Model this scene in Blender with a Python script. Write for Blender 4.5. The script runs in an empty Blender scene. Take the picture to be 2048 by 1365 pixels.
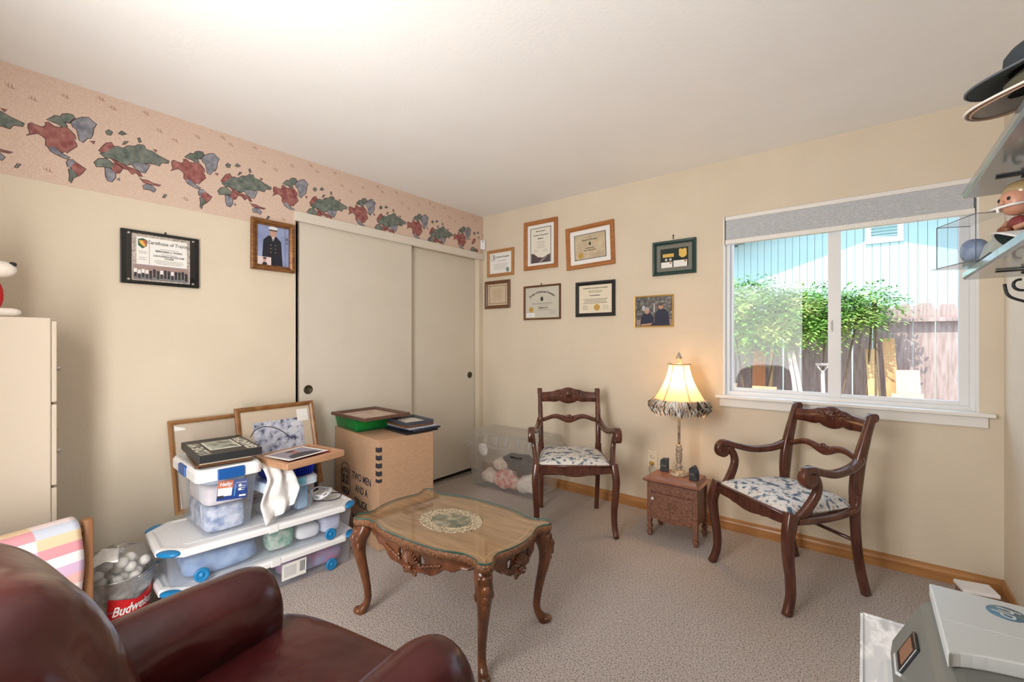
import bpy, bmesh, math, random
from mathutils import Vector, Matrix, noise
random.seed(7)
SC = bpy.context.scene
COL = SC.collection
PI = math.pi
def RAD(a): return math.radians(a)
# ------------------------------------------------------------------ camera
cam_d = bpy.data.cameras.new('camera'); cam = bpy.data.objects.new('camera', cam_d); COL.objects.link(cam)
cam_d.sensor_width = 36.0; cam_d.lens = 888.0 / 2048.0 * 36.0; cam_d.clip_start = 0.02
cam.location = (2.884, -3.188, 1.244); cam.rotation_euler = (RAD(90), 0, RAD(38.4))
SC.camera = cam
# ------------------------------------------------------------------ light
SC.view_settings.view_transform = 'Standard'; SC.view_settings.look = 'None'
SC.view_settings.gamma = 1.0; SC.view_settings.use_curve_mapping = False
SC.view_settings.exposure = 0.62
W = bpy.data.worlds.new('sky'); SC.world = W; W.use_nodes = True
bg = W.node_tree.nodes['Background']; bg.inputs[0].default_value = (0.62, 0.78, 1.0, 1); bg.inputs[1].default_value = 2.1
def light(name, kind, energy, color, loc, rot, **k):
    d = bpy.data.lights.new(name, kind); d.energy = energy; d.color = color
    for a, b in k.items(): setattr(d, a, b)
    o = bpy.data.objects.new(name, d); COL.objects.link(o); o.location = loc; o.rotation_euler = rot
    return o
light('sun_offscreen', 'SUN', 4.0, (1, 0.94, 0.84), (2, 1, 6), Vector((-0.10, -0.53, 0.85)).to_track_quat('Z', 'Y').to_euler(), angle=RAD(0.6))
# the room's door is behind the camera: light of the hall comes through the door opening
light('hall_doorway_offscreen', 'AREA', 60, (1, 0.975, 0.945), (1.825, -3.66, 1.03), (RAD(90), 0, 0), shape='RECTANGLE', size=0.83, size_y=2.0)

# ------------------------------------------------------------------ materials
MATS = {}
def newmat(name):
    m = bpy.data.materials.new(name); m.use_nodes = True
    nt = m.node_tree; return m, nt, nt.nodes['Principled BSDF']
def inp(b, **k):
    for a, v in k.items():
        a = a.replace('_', ' ')
        if a in b.inputs: b.inputs[a].default_value = v
def c4(c): return (c[0], c[1], c[2], 1)
def mat(name, col, rough=0.5, metal=0.0, col2=None, scale=20.0, stretch=(1, 1, 1), bump=0.0, bscale=None, detail=4.0, contrast=(0.35, 0.65), coat=0.0, spec=None, emit=None, estr=0.0, trans=0.0, space='Object', bdist=0.01):
    if name in MATS: return MATS[name]
    m, nt, b = newmat(name); N = nt.nodes; L = nt.links
    inp(b, Base_Color=c4(col), Roughness=rough, Metallic=metal, Coat_Weight=coat)
    if spec is not None: inp(b, Specular_IOR_Level=spec)
    if emit: b.inputs['Emission Color'].default_value = c4(emit); b.inputs['Emission Strength'].default_value = estr
    if trans: inp(b, Transmission_Weight=trans)
    tc = N.new('ShaderNodeTexCoord'); mp = N.new('ShaderNodeMapping'); mp.inputs['Scale'].default_value = stretch
    L.new(tc.outputs[space], mp.inputs['Vector'])
    if col2 is not None:
        n = N.new('ShaderNodeTexNoise'); n.inputs['Scale'].default_value = scale; n.inputs['Detail'].default_value = detail
        r = N.new('ShaderNodeValToRGB'); r.color_ramp.elements[0].position = contrast[0]; r.color_ramp.elements[1].position = contrast[1]
        r.color_ramp.elements[0].color = c4(col); r.color_ramp.elements[1].color = c4(col2)
        L.new(mp.outputs[0], n.inputs['Vector']); L.new(n.outputs[0], r.inputs[0]); L.new(r.outputs[0], b.inputs['Base Color'])
    if bump:
        n2 = N.new('ShaderNodeTexNoise'); n2.inputs['Scale'].default_value = bscale or scale; n2.inputs['Detail'].default_value = 3
        bp = N.new('ShaderNodeBump'); bp.inputs['Strength'].default_value = bump; bp.inputs['Distance'].default_value = bdist
        L.new(mp.outputs[0], n2.inputs['Vector']); L.new(n2.outputs[0], bp.inputs['Height']); L.new(bp.outputs[0], b.inputs['Normal'])
    MATS[name] = m; return m
def wood(name, c1, c2, rough=0.35, axis='x', scale=6.0, coat=0.0):
    st = {'x': (0.6, 9, 9), 'y': (9, 0.6, 9), 'z': (9, 9, 0.6)}[axis]
    return mat(name, c1, rough, 0, c2, scale, st, bump=0.08, bscale=scale * 2, detail=6, coat=coat, contrast=(0.3, 0.7))
def ramp(name, cols, scale=10.0, detail=3.0, rough=0.6, stretch=(1, 1, 1), bump=0.0, voronoi=False):
    if name in MATS: return MATS[name]
    m, nt, b = newmat(name); N = nt.nodes; L = nt.links
    inp(b, Roughness=rough)
    tc = N.new('ShaderNodeTexCoord'); mp = N.new('ShaderNodeMapping'); mp.inputs['Scale'].default_value = stretch
    L.new(tc.outputs['Object'], mp.inputs[0])
    r = N.new('ShaderNodeValToRGB'); r.color_ramp.interpolation = 'LINEAR'
    while len(r.color_ramp.elements) < len(cols): r.color_ramp.elements.new(0.5)
    for e, (p, c) in zip(r.color_ramp.elements, cols): e.position = p; e.color = c4(c)
    if voronoi:
        n = N.new('ShaderNodeTexVoronoi'); n.inputs['Scale'].default_value = scale; out = n.outputs['Color']
    else:
        n = N.new('ShaderNodeTexNoise'); n.inputs['Scale'].default_value = scale; n.inputs['Detail'].default_value = detail; out = n.outputs[0]
    L.new(mp.outputs[0], n.inputs['Vector']); L.new(out, r.inputs[0]); L.new(r.outputs[0], b.inputs['Base Color'])
    if bump:
        bp = N.new('ShaderNodeBump'); bp.inputs['Strength'].default_value = bump; bp.inputs['Distance'].default_value = 0.01
        L.new(n.outputs[0], bp.inputs['Height']); L.new(bp.outputs[0], b.inputs['Normal'])
    MATS[name] = m; return m
def glass(name, tint=(1, 1, 1), ior=1.45, haze=0.0, hazecol=(1, 1, 1), rough=0.0, gloss=1.0):
    """thin clear sheet: fresnel mix of transparency and mirror, with optional milky haze"""
    if name in MATS: return MATS[name]
    m = bpy.data.materials.new(name); m.use_nodes = True; nt = m.node_tree; N = nt.nodes; L = nt.links; N.clear()
    out = N.new('ShaderNodeOutputMaterial'); t = N.new('ShaderNodeBsdfTransparent'); t.inputs[0].default_value = c4(tint)
    g = N.new('ShaderNodeBsdfGlossy'); g.inputs['Roughness'].default_value = rough
    lw = N.new('ShaderNodeLayerWeight'); lw.inputs[0].default_value = 0.5; f0 = ((ior - 1) / (ior + 1)) ** 2
    pw = N.new('ShaderNodeMath'); pw.operation = 'POWER'; pw.inputs[1].default_value = 5.0; L.new(lw.outputs['Facing'], pw.inputs[0])
    f = N.new('ShaderNodeMath'); f.operation = 'MULTIPLY_ADD'; f.inputs[1].default_value = 1 - f0; f.inputs[2].default_value = f0; L.new(pw.outputs[0], f.inputs[0])
    mx = N.new('ShaderNodeMixShader'); L.new(f.outputs[0], mx.inputs[0])
    src = t.outputs[0]
    if haze:
        d = N.new('ShaderNodeBsdfDiffuse'); d.inputs[0].default_value = c4(hazecol)
        tr = N.new('ShaderNodeBsdfTranslucent'); tr.inputs[0].default_value = c4(hazecol)
        ad = N.new('ShaderNodeMixShader'); ad.inputs[0].default_value = 0.5; L.new(d.outputs[0], ad.inputs[1]); L.new(tr.outputs[0], ad.inputs[2])
        m2 = N.new('ShaderNodeMixShader'); m2.inputs[0].default_value = haze; L.new(t.outputs[0], m2.inputs[1]); L.new(ad.outputs[0], m2.inputs[2]); src = m2.outputs[0]
    L.new(src, mx.inputs[1]); L.new(g.outputs[0], mx.inputs[2]); L.new(mx.outputs[0], out.inputs[0])
    MATS[name] = m; return m
def flat(c, rough=0.6):
    n = 'ink_%.3f_%.3f_%.3f_%.2f' % (c[0], c[1], c[2], rough)
    return mat(n, c, rough)

wall_m = mat('beige_wall_paint', (0.69, 0.605, 0.48), 0.75, 0, (0.72, 0.635, 0.505), 3.0, bump=0.10, bscale=90)
ceil_m = mat('white_ceiling_paint', (0.90, 0.90, 0.90), 0.85, 0, (0.92, 0.92, 0.92), 3.0, bump=0.07, bscale=55)
carpet_m = ramp('taupe_cut_pile_carpet', [(0.30, (0.19, 0.15, 0.13)), (0.44, (0.42, 0.36, 0.33)), (0.56, (0.57, 0.50, 0.46)), (0.75, (0.68, 0.62, 0.58))], 150, 3, 0.95, bump=1.0)
paper_m = mat('pink_tan_wallpaper', (0.62, 0.45, 0.365), 0.7, 0, (0.69, 0.545, 0.45), 220, (1, 1, 0.7), bump=0.03)
door_m = mat('off_white_closet_door', (0.66, 0.61, 0.52), 0.55, 0, (0.68, 0.63, 0.545), 4, bump=0.03, bscale=120)
white_m = mat('white_painted_trim', (0.82, 0.81, 0.78), 0.4)
vinyl_m = mat('white_vinyl', (0.80, 0.81, 0.82), 0.35)
black_m = mat('near_black', (0.012, 0.012, 0.014), 0.4)
oak_m = wood('honey_oak', (0.36, 0.16, 0.05), (0.50, 0.25, 0.09), 0.35, 'x')
oakz_m = wood('honey_oak_upright', (0.36, 0.16, 0.05), (0.50, 0.25, 0.09), 0.35, 'z')
redoak_m = wood('reddish_oak', (0.34, 0.12, 0.035), (0.45, 0.19, 0.06), 0.32, 'x')
brownfr_m = wood('brown_frame_wood', (0.11, 0.045, 0.018), (0.17, 0.075, 0.03), 0.35, 'x')
cherry_m = mat('dark_cherry_wood', (0.060, 0.016, 0.009), 0.24, 0, (0.115, 0.034, 0.018), 9, (3, 3, 0.7), bump=0.03, coat=0.35)
walnut_m = mat('carved_walnut', (0.080, 0.024, 0.008), 0.28, 0, (0.17, 0.058, 0.020), 12, (2, 2, 1), bump=0.08, coat=0.25)
ttop_m = mat('walnut_veneer_top', (0.27, 0.145, 0.070), 0.30, 0, (0.42, 0.25, 0.135), 5, (1.2, 9, 9), detail=6)
stand_m = mat('carved_brown_wood', (0.16, 0.065, 0.038), 0.42, 0, (0.27, 0.125, 0.08), 70, bump=0.55, bscale=75)
standtop_m = mat('brown_wood_top', (0.20, 0.085, 0.055), 0.35, 0, (0.28, 0.13, 0.09), 9, (1, 8, 8))
leather_m = mat('burgundy_leather', (0.034, 0.0045, 0.0055), 0.22, 0, (0.066, 0.010, 0.010), 5, (1, 1, 1.6), bump=0.40, bscale=4.5, spec=0.45, bdist=0.035)
steel_m = mat('brushed_metal', (0.55, 0.54, 0.52), 0.3, 1.0)
galv_m = mat('galvanized_steel', (0.36, 0.37, 0.37), 0.38, 0.85, (0.55, 0.56, 0.56), 45)
bronze_m = mat('dark_bronze', (0.10, 0.085, 0.06), 0.35, 0.9)
cab_m = mat('beige_enamel', (0.60, 0.52, 0.42), 0.45)
card_m = mat('kraft_cardboard', (0.43, 0.26, 0.155), 0.85, 0, (0.48, 0.30, 0.18), 30, (1, 1, 4))
seat_m = ramp('floral_upholstery', [(0.37, (0.07, 0.10, 0.15)), (0.43, (0.26, 0.30, 0.36)), (0.475, (0.66, 0.64, 0.61)), (0.60, (0.72, 0.70, 0.67)), (0.66, (0.46, 0.38, 0.31))], 30, 5, 0.8)
poly_m = glass('cloudy_clear_plastic', (0.95, 0.97, 1.0), 1.3, 0.16, (0.85, 0.9, 0.97), 0.25)
poly2_m = glass('hazy_tote_plastic', (0.94, 0.94, 0.94), 1.3, 0.20, (0.85, 0.84, 0.82), 0.3)
lid_m = mat('white_plastic_lid', (0.82, 0.82, 0.83), 0.35)
blue_m = mat('blue_plastic', (0.01, 0.20, 0.46), 0.35)
pane_m = glass('window_glass', (0.99, 1, 1), 1.25)
fglass_m = glass('picture_glass', (1, 1, 1), 1.22)
tglass_m = glass('table_glass', (0.985, 0.99, 0.98), 1.5)
gedge_m = mat('green_glass_edge', (0.02, 0.10, 0.09), 0.12, coat=0.6)
acry_m = glass('clear_acrylic', (0.96, 0.98, 1), 1.35, 0.10, (0.8, 0.88, 1))
cream_m = mat('cream_paper', (0.80, 0.76, 0.66), 0.7)
wpaper_m = mat('white_paper', (0.86, 0.85, 0.82), 0.7)
gold_m = mat('gold_foil', (0.62, 0.40, 0.10), 0.4, 0.5)
ink_m = mat('black_ink', (0.03, 0.03, 0.035), 0.7)
ginkm = mat('grey_ink', (0.25, 0.24, 0.23), 0.7)

# ------------------------------------------------------------------ mesh helpers
class MB:
    def __init__(s): s.v = []; s.f = []; s.m = []; s.s = []
    def add(s, vs, fs, mi=0, sm=False):
        o = len(s.v); s.v += [tuple(p) for p in vs]
        for f in fs: s.f.append(tuple(i + o for i in f)); s.m.append(mi); s.s.append(sm)
    def box(s, x0, x1, y0, y1, z0, z1, mi=0):
        s.add([(x0, y0, z0), (x1, y0, z0), (x1, y1, z0), (x0, y1, z0), (x0, y0, z1), (x1, y0, z1), (x1, y1, z1), (x0, y1, z1)],
              [(0, 3, 2, 1), (4, 5, 6, 7), (0, 1, 5, 4), (1, 2, 6, 5), (2, 3, 7, 6), (3, 0, 4, 7)], mi); return s
    def taper(s, b, t, z0, z1, mi=0):
        """b, t = (x0,x1,y0,y1) at the bottom and at the top"""
        s.add([(b[0], b[2], z0), (b[1], b[2], z0), (b[1], b[3], z0), (b[0], b[3], z0), (t[0], t[2], z1), (t[1], t[2], z1), (t[1], t[3], z1), (t[0], t[3], z1)],
              [(0, 3, 2, 1), (4, 5, 6, 7), (0, 1, 5, 4), (1, 2, 6, 5), (2, 3, 7, 6), (3, 0, 4, 7)], mi); return s
    def rings(s, rs, mi=0, sm=True, cap=True, closed=False):
        """rs: list of rings with equal vertex counts"""
        n = len(rs[0]); vs = [p for r in rs for p in r]; fs = []
        K = len(rs)
        for k in range(K if closed else K - 1):
            a = k * n; b = ((k + 1) % K) * n
            for i in range(n): j = (i + 1) % n; fs.append((a + i, a + j, b + j, b + i))
        s.add(vs, fs, mi, sm)
        if cap and not closed:
            o = len(s.v) - len(vs)
            s.f.append(tuple(o + i for i in reversed(range(n)))); s.m.append(mi); s.s.append(False)
            s.f.append(tuple(o + (K - 1) * n + i for i in range(n))); s.m.append(mi); s.s.append(False)
        return s
    def lathe(s, prof, n=24, c=(0, 0, 0), mi=0, sx=1.0, sy=1.0, cap=True):
        s.rings([[(c[0] + r * sx * math.cos(2 * PI * i / n), c[1] + r * sy * math.sin(2 * PI * i / n), c[2] + z) for i in range(n)] for r, z in prof], mi, True, cap); return s
    def tube(s, pts, r, n=8, mi=0, closed=False, rect=None, up=(0, 0, 1), sm=None):
        """round tube, or with rect=[(w,h),...] a rectangular bar; w runs along up x tangent, h along the other normal"""
        P = [Vector(p) for p in pts]; K = len(P); rs = []
        for k in range(K):
            a = P[k - 1] if (k > 0 or closed) else P[k]; b = P[(k + 1) % K] if (k < K - 1 or closed) else P[k]
            t = (b - a); t = t.normalized() if t.length > 1e-9 else Vector((0, 0, 1))
            u = Vector(up)
            w = u.cross(t)
            if w.length < 1e-3: w = Vector((1, 0, 0)).cross(t)
            w.normalize(); h = t.cross(w).normalized()
            if rect:
                rw, rh = rect[k] if isinstance(rect, list) else rect
                e = 0.72
                oct_ = [(1, -e), (1, e), (e, 1), (-e, 1), (-1, e), (-1, -e), (-e, -1), (e, -1)]
                rs.append([tuple(P[k] + w * (x * rw / 2) + h * (y * rh / 2)) for x, y in oct_])
            else:
                rr = r[k] if isinstance(r, (list, tuple)) else r
                rs.append([tuple(P[k] + w * (rr * math.cos(2 * PI * i / n)) + h * (rr * math.sin(2 * PI * i / n))) for i in range(n)])
        s.rings(rs, mi, True if sm is None else sm, True, closed); return s
    def prism(s, poly, d0, d1, axis='z', mi=0, mside=None):
        f = {'z': lambda p, d: (p[0], p[1], d), 'y': lambda p, d: (p[0], d, p[1]), 'x': lambda p, d: (d, p[0], p[1])}[axis]
        n = len(poly); vs = [f(p, d0) for p in poly] + [f(p, d1) for p in poly]
        fs = [tuple(reversed(range(n))), tuple(range(n, 2 * n))]
        s.add(vs, fs, mi); o = len(s.v) - 2 * n
        for i in range(n):
            j = (i + 1) % n; s.f.append((o + i, o + j, o + n + j, o + n + i)); s.m.append(mi if mside is None else mside); s.s.append(False)
        return s
    def blob(s, c, h, e=0.5, nu=24, nv=14, mi=0, amp=0.0, fr=6.0, seed=0.0, rot=None):
        """rounded box / pillow (superellipsoid) with optional noise"""
        def sp(v, p): return math.copysign(abs(v) ** p, v)
        rs = []
        for j in range(1, nv):
            ph = -PI / 2 + PI * j / nv; r = []
            for i in range(nu):
                th = 2 * PI * i / nu
                p = Vector((h[0] * sp(math.cos(ph), e) * sp(math.cos(th), e), h[1] * sp(math.cos(ph), e) * sp(math.sin(th), e), h[2] * sp(math.sin(ph), e)))
                if amp: p *= 1 + amp * noise.noise(p * fr + Vector((seed, seed, seed)))
                if rot: p = rot @ p
                r.append(tuple(p + Vector(c)))
            rs.append(r)
        s.rings(rs, mi, True, True); return s
    def sheet(s, fn, nu, nv, mi=0, sm=True):
        vs = [fn(i / nu, j / nv) for j in range(nv + 1) for i in range(nu + 1)]
        s.add(vs, [(j * (nu + 1) + i, j * (nu + 1) + i + 1, (j + 1) * (nu + 1) + i + 1, (j + 1) * (nu + 1) + i) for j in range(nv) for i in range(nu)], mi, sm); return s
    def poly(s, pts, mi=0): s.add(pts, [tuple(range(len(pts)))], mi); return s
    def xf(s, M):
        s.v = [tuple(M @ Vector(p)) for p in s.v]; return s
    def build(s, name, mats, parent=None, bevel=0.0, solid=0.0, subd=0, loc=None, rot=None, fix=True, weld=False):
        me = bpy.data.meshes.new(name); me.from_pydata(s.v, [], s.f)
        for m in (mats if isinstance(mats, (list, tuple)) else [mats]): me.materials.append(m)
        me.polygons.foreach_set('material_index', s.m); me.polygons.foreach_set('use_smooth', s.s)
        if fix:
            b = bmesh.new(); b.from_mesh(me)
            if weld: bmesh.ops.remove_doubles(b, verts=b.verts, dist=1e-5)
            bmesh.ops.recalc_face_normals(b, faces=b.faces); b.to_mesh(me); b.free()
        me.update()
        return link(name, me, parent, bevel, solid, subd, loc, rot)
def link(name, me, parent=None, bevel=0.0, solid=0.0, subd=0, loc=None, rot=None):
    o = bpy.data.objects.new(name, me); COL.objects.link(o)
    if parent is not None: o.parent = parent
    if loc: o.location = loc
    if rot: o.rotation_euler = rot
    if solid: md = o.modifiers.new('t', 'SOLIDIFY'); md.thickness = solid; md.offset = 0
    if bevel: md = o.modifiers.new('b', 'BEVEL'); md.width = bevel; md.segments = 2; md.limit_method = 'ANGLE'; md.angle_limit = RAD(40)
    if subd: md = o.modifiers.new('s', 'SUBSURF'); md.levels = subd; md.render_levels = subd
    return o
def tag(o, label, cat=None, group=None, kind=None):
    if label: o['label'] = label
    if cat: o['category'] = cat
    if group: o['group'] = group
    if kind: o['kind'] = kind
    return o
def thing(name, label, cat, loc=(0, 0, 0), rz=0.0, group=None, rot=None):
    o = bpy.data.objects.new(name, None); COL.objects.link(o); o.empty_display_size = 0.05
    o.location = loc; o.rotation_euler = rot or (0, 0, RAD(rz))
    return tag(o, label, cat, group)
def spline(pts, n=6, closed=True):
    """Catmull-Rom through 2D or 3D points"""
    K = len(pts); out = []
    P = [Vector(p) for p in pts]
    rng = range(K) if closed else range(K - 1)
    for k in rng:
        p0 = P[(k - 1) % K] if (closed or k > 0) else P[0]; p1 = P[k]; p2 = P[(k + 1) % K]
        p3 = P[(k + 2) % K] if (closed or k + 2 < K) else P[-1]
        for i in range(n):
            t = i / n
            out.append(tuple(0.5 * ((2 * p1) + (p2 - p0) * t + (2 * p0 - 5 * p1 + 4 * p2 - p3) * t * t + (3 * p1 - p0 - 3 * p2 + p3) * t ** 3)))
    if not closed: out.append(tuple(P[-1]))
    return out
def text(s, size, m, parent, M, align='CENTER', bold=0.0, shear=0.0, name='lettering', bend=None, sx=1.0):
    """flat lettering in local XY, put in place by matrix M; bend maps a vertex to a curved place"""
    cu = bpy.data.curves.new('txt', 'FONT'); cu.body = s; cu.size = size; cu.align_x = align; cu.offset = bold; cu.shear = shear; cu.resolution_u = 3
    to = bpy.data.objects.new('txt', cu); COL.objects.link(to)
    dg = bpy.context.evaluated_depsgraph_get(); me = bpy.data.meshes.new_from_object(to.evaluated_get(dg))
    bpy.data.objects.remove(to); bpy.data.curves.remove(cu)
    me.name = name
    if not me.vertices: return None
    for v in me.vertices:
        p = Vector((v.co.x * sx, v.co.y, v.co.z))
        v.co = Vector(bend(p)) if bend else M @ p
    me.materials.clear(); me.materials.append(m)
    return link(name, me, parent)
# picture space: x right, z up, looking at it from -y
FACE = Matrix(((1, 0, 0, 0), (0, 0, -1, 0), (0, 1, 0, 0), (0, 0, 0, 1)))
def at(x, z, y=0.0): return Matrix.Translation((x, y, z)) @ FACE
MAP_RED= [[(0.0, 2.199), (0.007, 2.207), (0.022, 2.203), (0.042, 2.201), (0.054, 2.214), (0.051, 2.225), (0.06, 2.231), (0.078, 2.218), (0.098, 2.22), (0.115, 2.232), (0.13, 2.22), (0.145, 2.204), (0.149, 2.185), (0.138, 2.187), (0.149, 2.167), (0.153, 2.156), (0.136, 2.136), (0.126, 2.123), (0.119, 2.112), (0.114, 2.119), (0.103, 2.109), (0.096, 2.113), (0.078, 2.126), (0.06, 2.118), (0.053, 2.125), (0.054, 2.151), (0.042, 2.164), (0.026, 2.17), (0.012, 2.162), (-0.009, 2.148), (0.005, 2.162), (0.0, 2.182)], [(0.132, 2.063), (0.149, 2.077), (0.162, 2.069), (0.183, 2.057), (0.171, 2.036), (0.158, 2.017), (0.149, 2.029), (0.136, 2.043)], [(0.229, 2.158), (0.243, 2.184), (0.256, 2.204), (0.275, 2.214), (0.282, 2.201), (0.275, 2.183), (0.261, 2.168), (0.243, 2.156)], [(0.271, 2.134), (0.304, 2.126), (0.333, 2.113), (0.358, 2.111), (0.383, 2.099), (0.393, 2.082), (0.381, 2.082), (0.368, 2.097), (0.353, 2.083), (0.338, 2.101), (0.314, 2.103), (0.289, 2.121)], [(0.275, 2.111), (0.299, 2.118), (0.318, 2.105), (0.304, 2.075), (0.285, 2.069), (0.273, 2.091)], [(0.438, 2.236), (0.454, 2.236), (0.446, 2.226)], [(0.199, 2.194), (0.215, 2.199), (0.211, 2.187)], [(0.381, 2.078), (0.393, 2.066), (0.414, 2.068), (0.44, 2.059), (0.472, 2.058), (0.462, 2.054), (0.43, 2.053), (0.399, 2.054)]]
MAP_GREEN= [[(0.056, 2.241), (0.07, 2.255), (0.082, 2.269), (0.098, 2.272), (0.111, 2.254), (0.121, 2.234), (0.107, 2.226), (0.09, 2.237), (0.074, 2.239)], [(0.098, 2.269), (0.107, 2.286), (0.123, 2.294), (0.14, 2.294), (0.146, 2.285), (0.136, 2.273), (0.128, 2.254), (0.115, 2.252), (0.105, 2.26)], [(0.126, 2.04), (0.136, 2.043), (0.149, 2.029), (0.153, 2.015), (0.14, 2.003), (0.134, 1.983), (0.136, 1.978), (0.128, 1.987), (0.13, 2.012)], [(0.233, 2.147), (0.256, 2.164), (0.28, 2.194), (0.299, 2.203), (0.318, 2.2), (0.338, 2.22), (0.363, 2.225), (0.378, 2.24), (0.399, 2.244), (0.409, 2.225), (0.435, 2.223), (0.462, 2.209), (0.505, 2.196), (0.5, 2.184), (0.472, 2.179), (0.462, 2.159), (0.44, 2.162), (0.419, 2.159), (0.393, 2.147), (0.363, 2.144), (0.333, 2.122), (0.304, 2.126), (0.28, 2.14), (0.252, 2.134)], [(0.213, 2.097), (0.229, 2.121), (0.256, 2.13), (0.275, 2.117), (0.285, 2.101), (0.266, 2.089), (0.243, 2.088), (0.22, 2.081)], [(0.254, 2.259), (0.266, 2.273), (0.278, 2.268), (0.271, 2.25), (0.259, 2.249)], [(0.301, 2.267), (0.314, 2.285), (0.331, 2.278), (0.314, 2.267)], [(0.486, 2.015), (0.494, 2.018), (0.483, 1.997), (0.477, 1.995)], [(0.316, 2.215), (0.326, 2.238), (0.338, 2.244), (0.323, 2.224)], [(0.376, 2.272), (0.381, 2.277), (0.388, 2.257), (0.382, 2.251)]]
MAP_BLUE= [[(0.134, 2.26), (0.149, 2.278), (0.171, 2.296), (0.193, 2.304), (0.204, 2.293), (0.22, 2.284), (0.21, 2.261), (0.207, 2.23), (0.199, 2.209), (0.188, 2.205), (0.173, 2.18), (0.162, 2.186), (0.158, 2.212), (0.153, 2.234), (0.14, 2.241)], [(0.06, 2.118), (0.078, 2.127), (0.094, 2.113), (0.107, 2.102), (0.119, 2.097), (0.13, 2.096), (0.119, 2.085), (0.103, 2.089), (0.082, 2.097), (0.068, 2.104)], [(0.119, 2.068), (0.126, 2.083), (0.14, 2.086), (0.151, 2.078), (0.136, 2.064), (0.132, 2.048), (0.123, 2.051)], [(0.348, 2.133), (0.368, 2.146), (0.393, 2.147), (0.425, 2.151), (0.414, 2.128), (0.404, 2.105), (0.383, 2.105), (0.363, 2.119)], [(0.252, 2.085), (0.271, 2.087), (0.289, 2.068), (0.289, 2.046), (0.275, 2.023), (0.261, 2.025), (0.254, 2.045)], [(0.396, 2.037), (0.414, 2.049), (0.435, 2.044), (0.448, 2.031), (0.44, 2.016), (0.422, 2.024), (0.399, 2.021)], [(0.297, 2.038), (0.306, 2.05), (0.304, 2.038)]]
MAP_SHIP= [(-0.054, 2.345), (0.014, 2.319), (0.115, 2.374), (0.238, 2.414), (0.28, 2.388), (0.409, 2.415), (0.06, 2.017)]
# ------------------------------------------------------------------ room shell
RW, RY, H = 3.42, -3.55, 2.44        # right wall x, rear wall y, ceiling
def struct(o, label=None):
    o['kind'] = 'structure'
    if label: o['label'] = label
    return o
m = MB(); m.box(-0.75, RW + 0.12, RY - 0.1, 0.12, -0.12, 0.0); struct(m.build('floor', carpet_m), 'taupe cut pile carpet over the whole floor')
m = MB(); m.box(-0.75, RW + 0.12, RY - 0.1, 0.16, H, H + 0.12); struct(m.build('ceiling', ceil_m), 'white lightly textured ceiling')
wl = MB(); wl.box(-0.12, 0, RY, -1.805, 0, H); wl.box(-0.12, 0, -1.805, 0.12, 2.03, H); wl.box(-0.12, 0, -0.055, 0.12, 0, 2.03)
wall_left = struct(wl.build('wall_left', wall_m), 'beige wall with closet opening and map wallpaper border')
wb = MB(); wb.box(0, 2.15, 0, 0.12, 0, H); wb.box(3.335, RW, 0, 0.12, 0, H); wb.box(2.15, 3.335, 0, 0.12, 0, 0.875); wb.box(2.15, 3.335, 0, 0.12, 2.068, H)
struct(wb.build('wall_back', wall_m), 'beige wall with the window and framed certificates')
m = MB(); m.box(RW, RW + 0.12, RY, 0.12, 0, H); struct(m.build('wall_right', wall_m), 'beige wall carrying the grey shelves')
m = MB(); m.box(-0.12, 1.40, RY - 0.1, RY, 0, H); m.box(2.25, RW + 0.12, RY - 0.1, RY, 0, H); m.box(1.40, 2.25, RY - 0.1, RY, 2.06, H); struct(m.build('wall_rear', wall_m), 'beige wall with the doorway to the hall')
m = MB(); m.box(0.9, 1.0, RY - 1.2, RY - 0.1, 0, H); m.box(2.7, 2.8, RY - 1.2, RY - 0.1, 0, H); m.box(0.9, 2.8, RY - 1.3, RY - 1.2, 0, H); m.box(0.9, 2.8, RY - 1.3, RY - 0.1, H, H + 0.1); m.box(0.9, 2.8, RY - 1.3, RY - 0.1, -0.1, 0); struct(m.build('wall_hall_sky_block', wall_m), 'unseen beige hall walls added to block sky light at the door')  # unseen hall box, added to stop sky light entering by the doorway
m = MB(); m.box(-0.72, -0.70, -1.9, 0.02, 0, H); m.box(-0.72, -0.12, -1.92, -1.90, 0, H); m.box(-0.72, -0.12, 0.0, 0.02, 0, H); struct(m.build('wall_closet', wall_m), 'inside of the closet')
# wallpaper border with its printed world map
bo = MB(); bo.box(-0.001, 0.0015, RY, -1.806, 1.96, H - 0.0005); bo.box(-0.001, 0.0015, -1.806, -0.0005, 2.06, H - 0.0005); border = bo.build('wallpaper_border', paper_m, wall_left)
ink = {'red': ramp('map_red', [(0.3, (0.20, 0.045, 0.045)), (0.7, (0.40, 0.17, 0.15))], 30), 'green': ramp('map_green', [(0.3, (0.07, 0.10, 0.085)), (0.7, (0.22, 0.24, 0.21))], 30),
       'blue': ramp('map_blue', [(0.3, (0.13, 0.14, 0.18)), (0.7, (0.34, 0.34, 0.38))], 30), 'edge': flat((0.085, 0.05, 0.045)), 'ship': flat((0.42, 0.27, 0.20))}
mats_map = [ink['red'], ink['green'], ink['blue'], ink['edge'], ink['ship']]
def halo(poly, d):
    c = (sum(p[0] for p in poly) / len(poly), sum(p[1] for p in poly) / len(poly)); out = []
    n = len(poly); A = sum(poly[i][0] * poly[(i + 1) % n][1] - poly[(i + 1) % n][0] * poly[i][1] for i in range(n)); sg = 1 if A > 0 else -1
    for i in range(n):
        a = Vector(poly[i - 1]); b = Vector(poly[i]); e = Vector(poly[(i + 1) % n]); t = (e - a)
        if t.length < 1e-6: out.append(poly[i]); continue
        t.normalize(); out.append((b.x + sg * t.y * d, b.y - sg * t.x * d))
    return out
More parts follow.
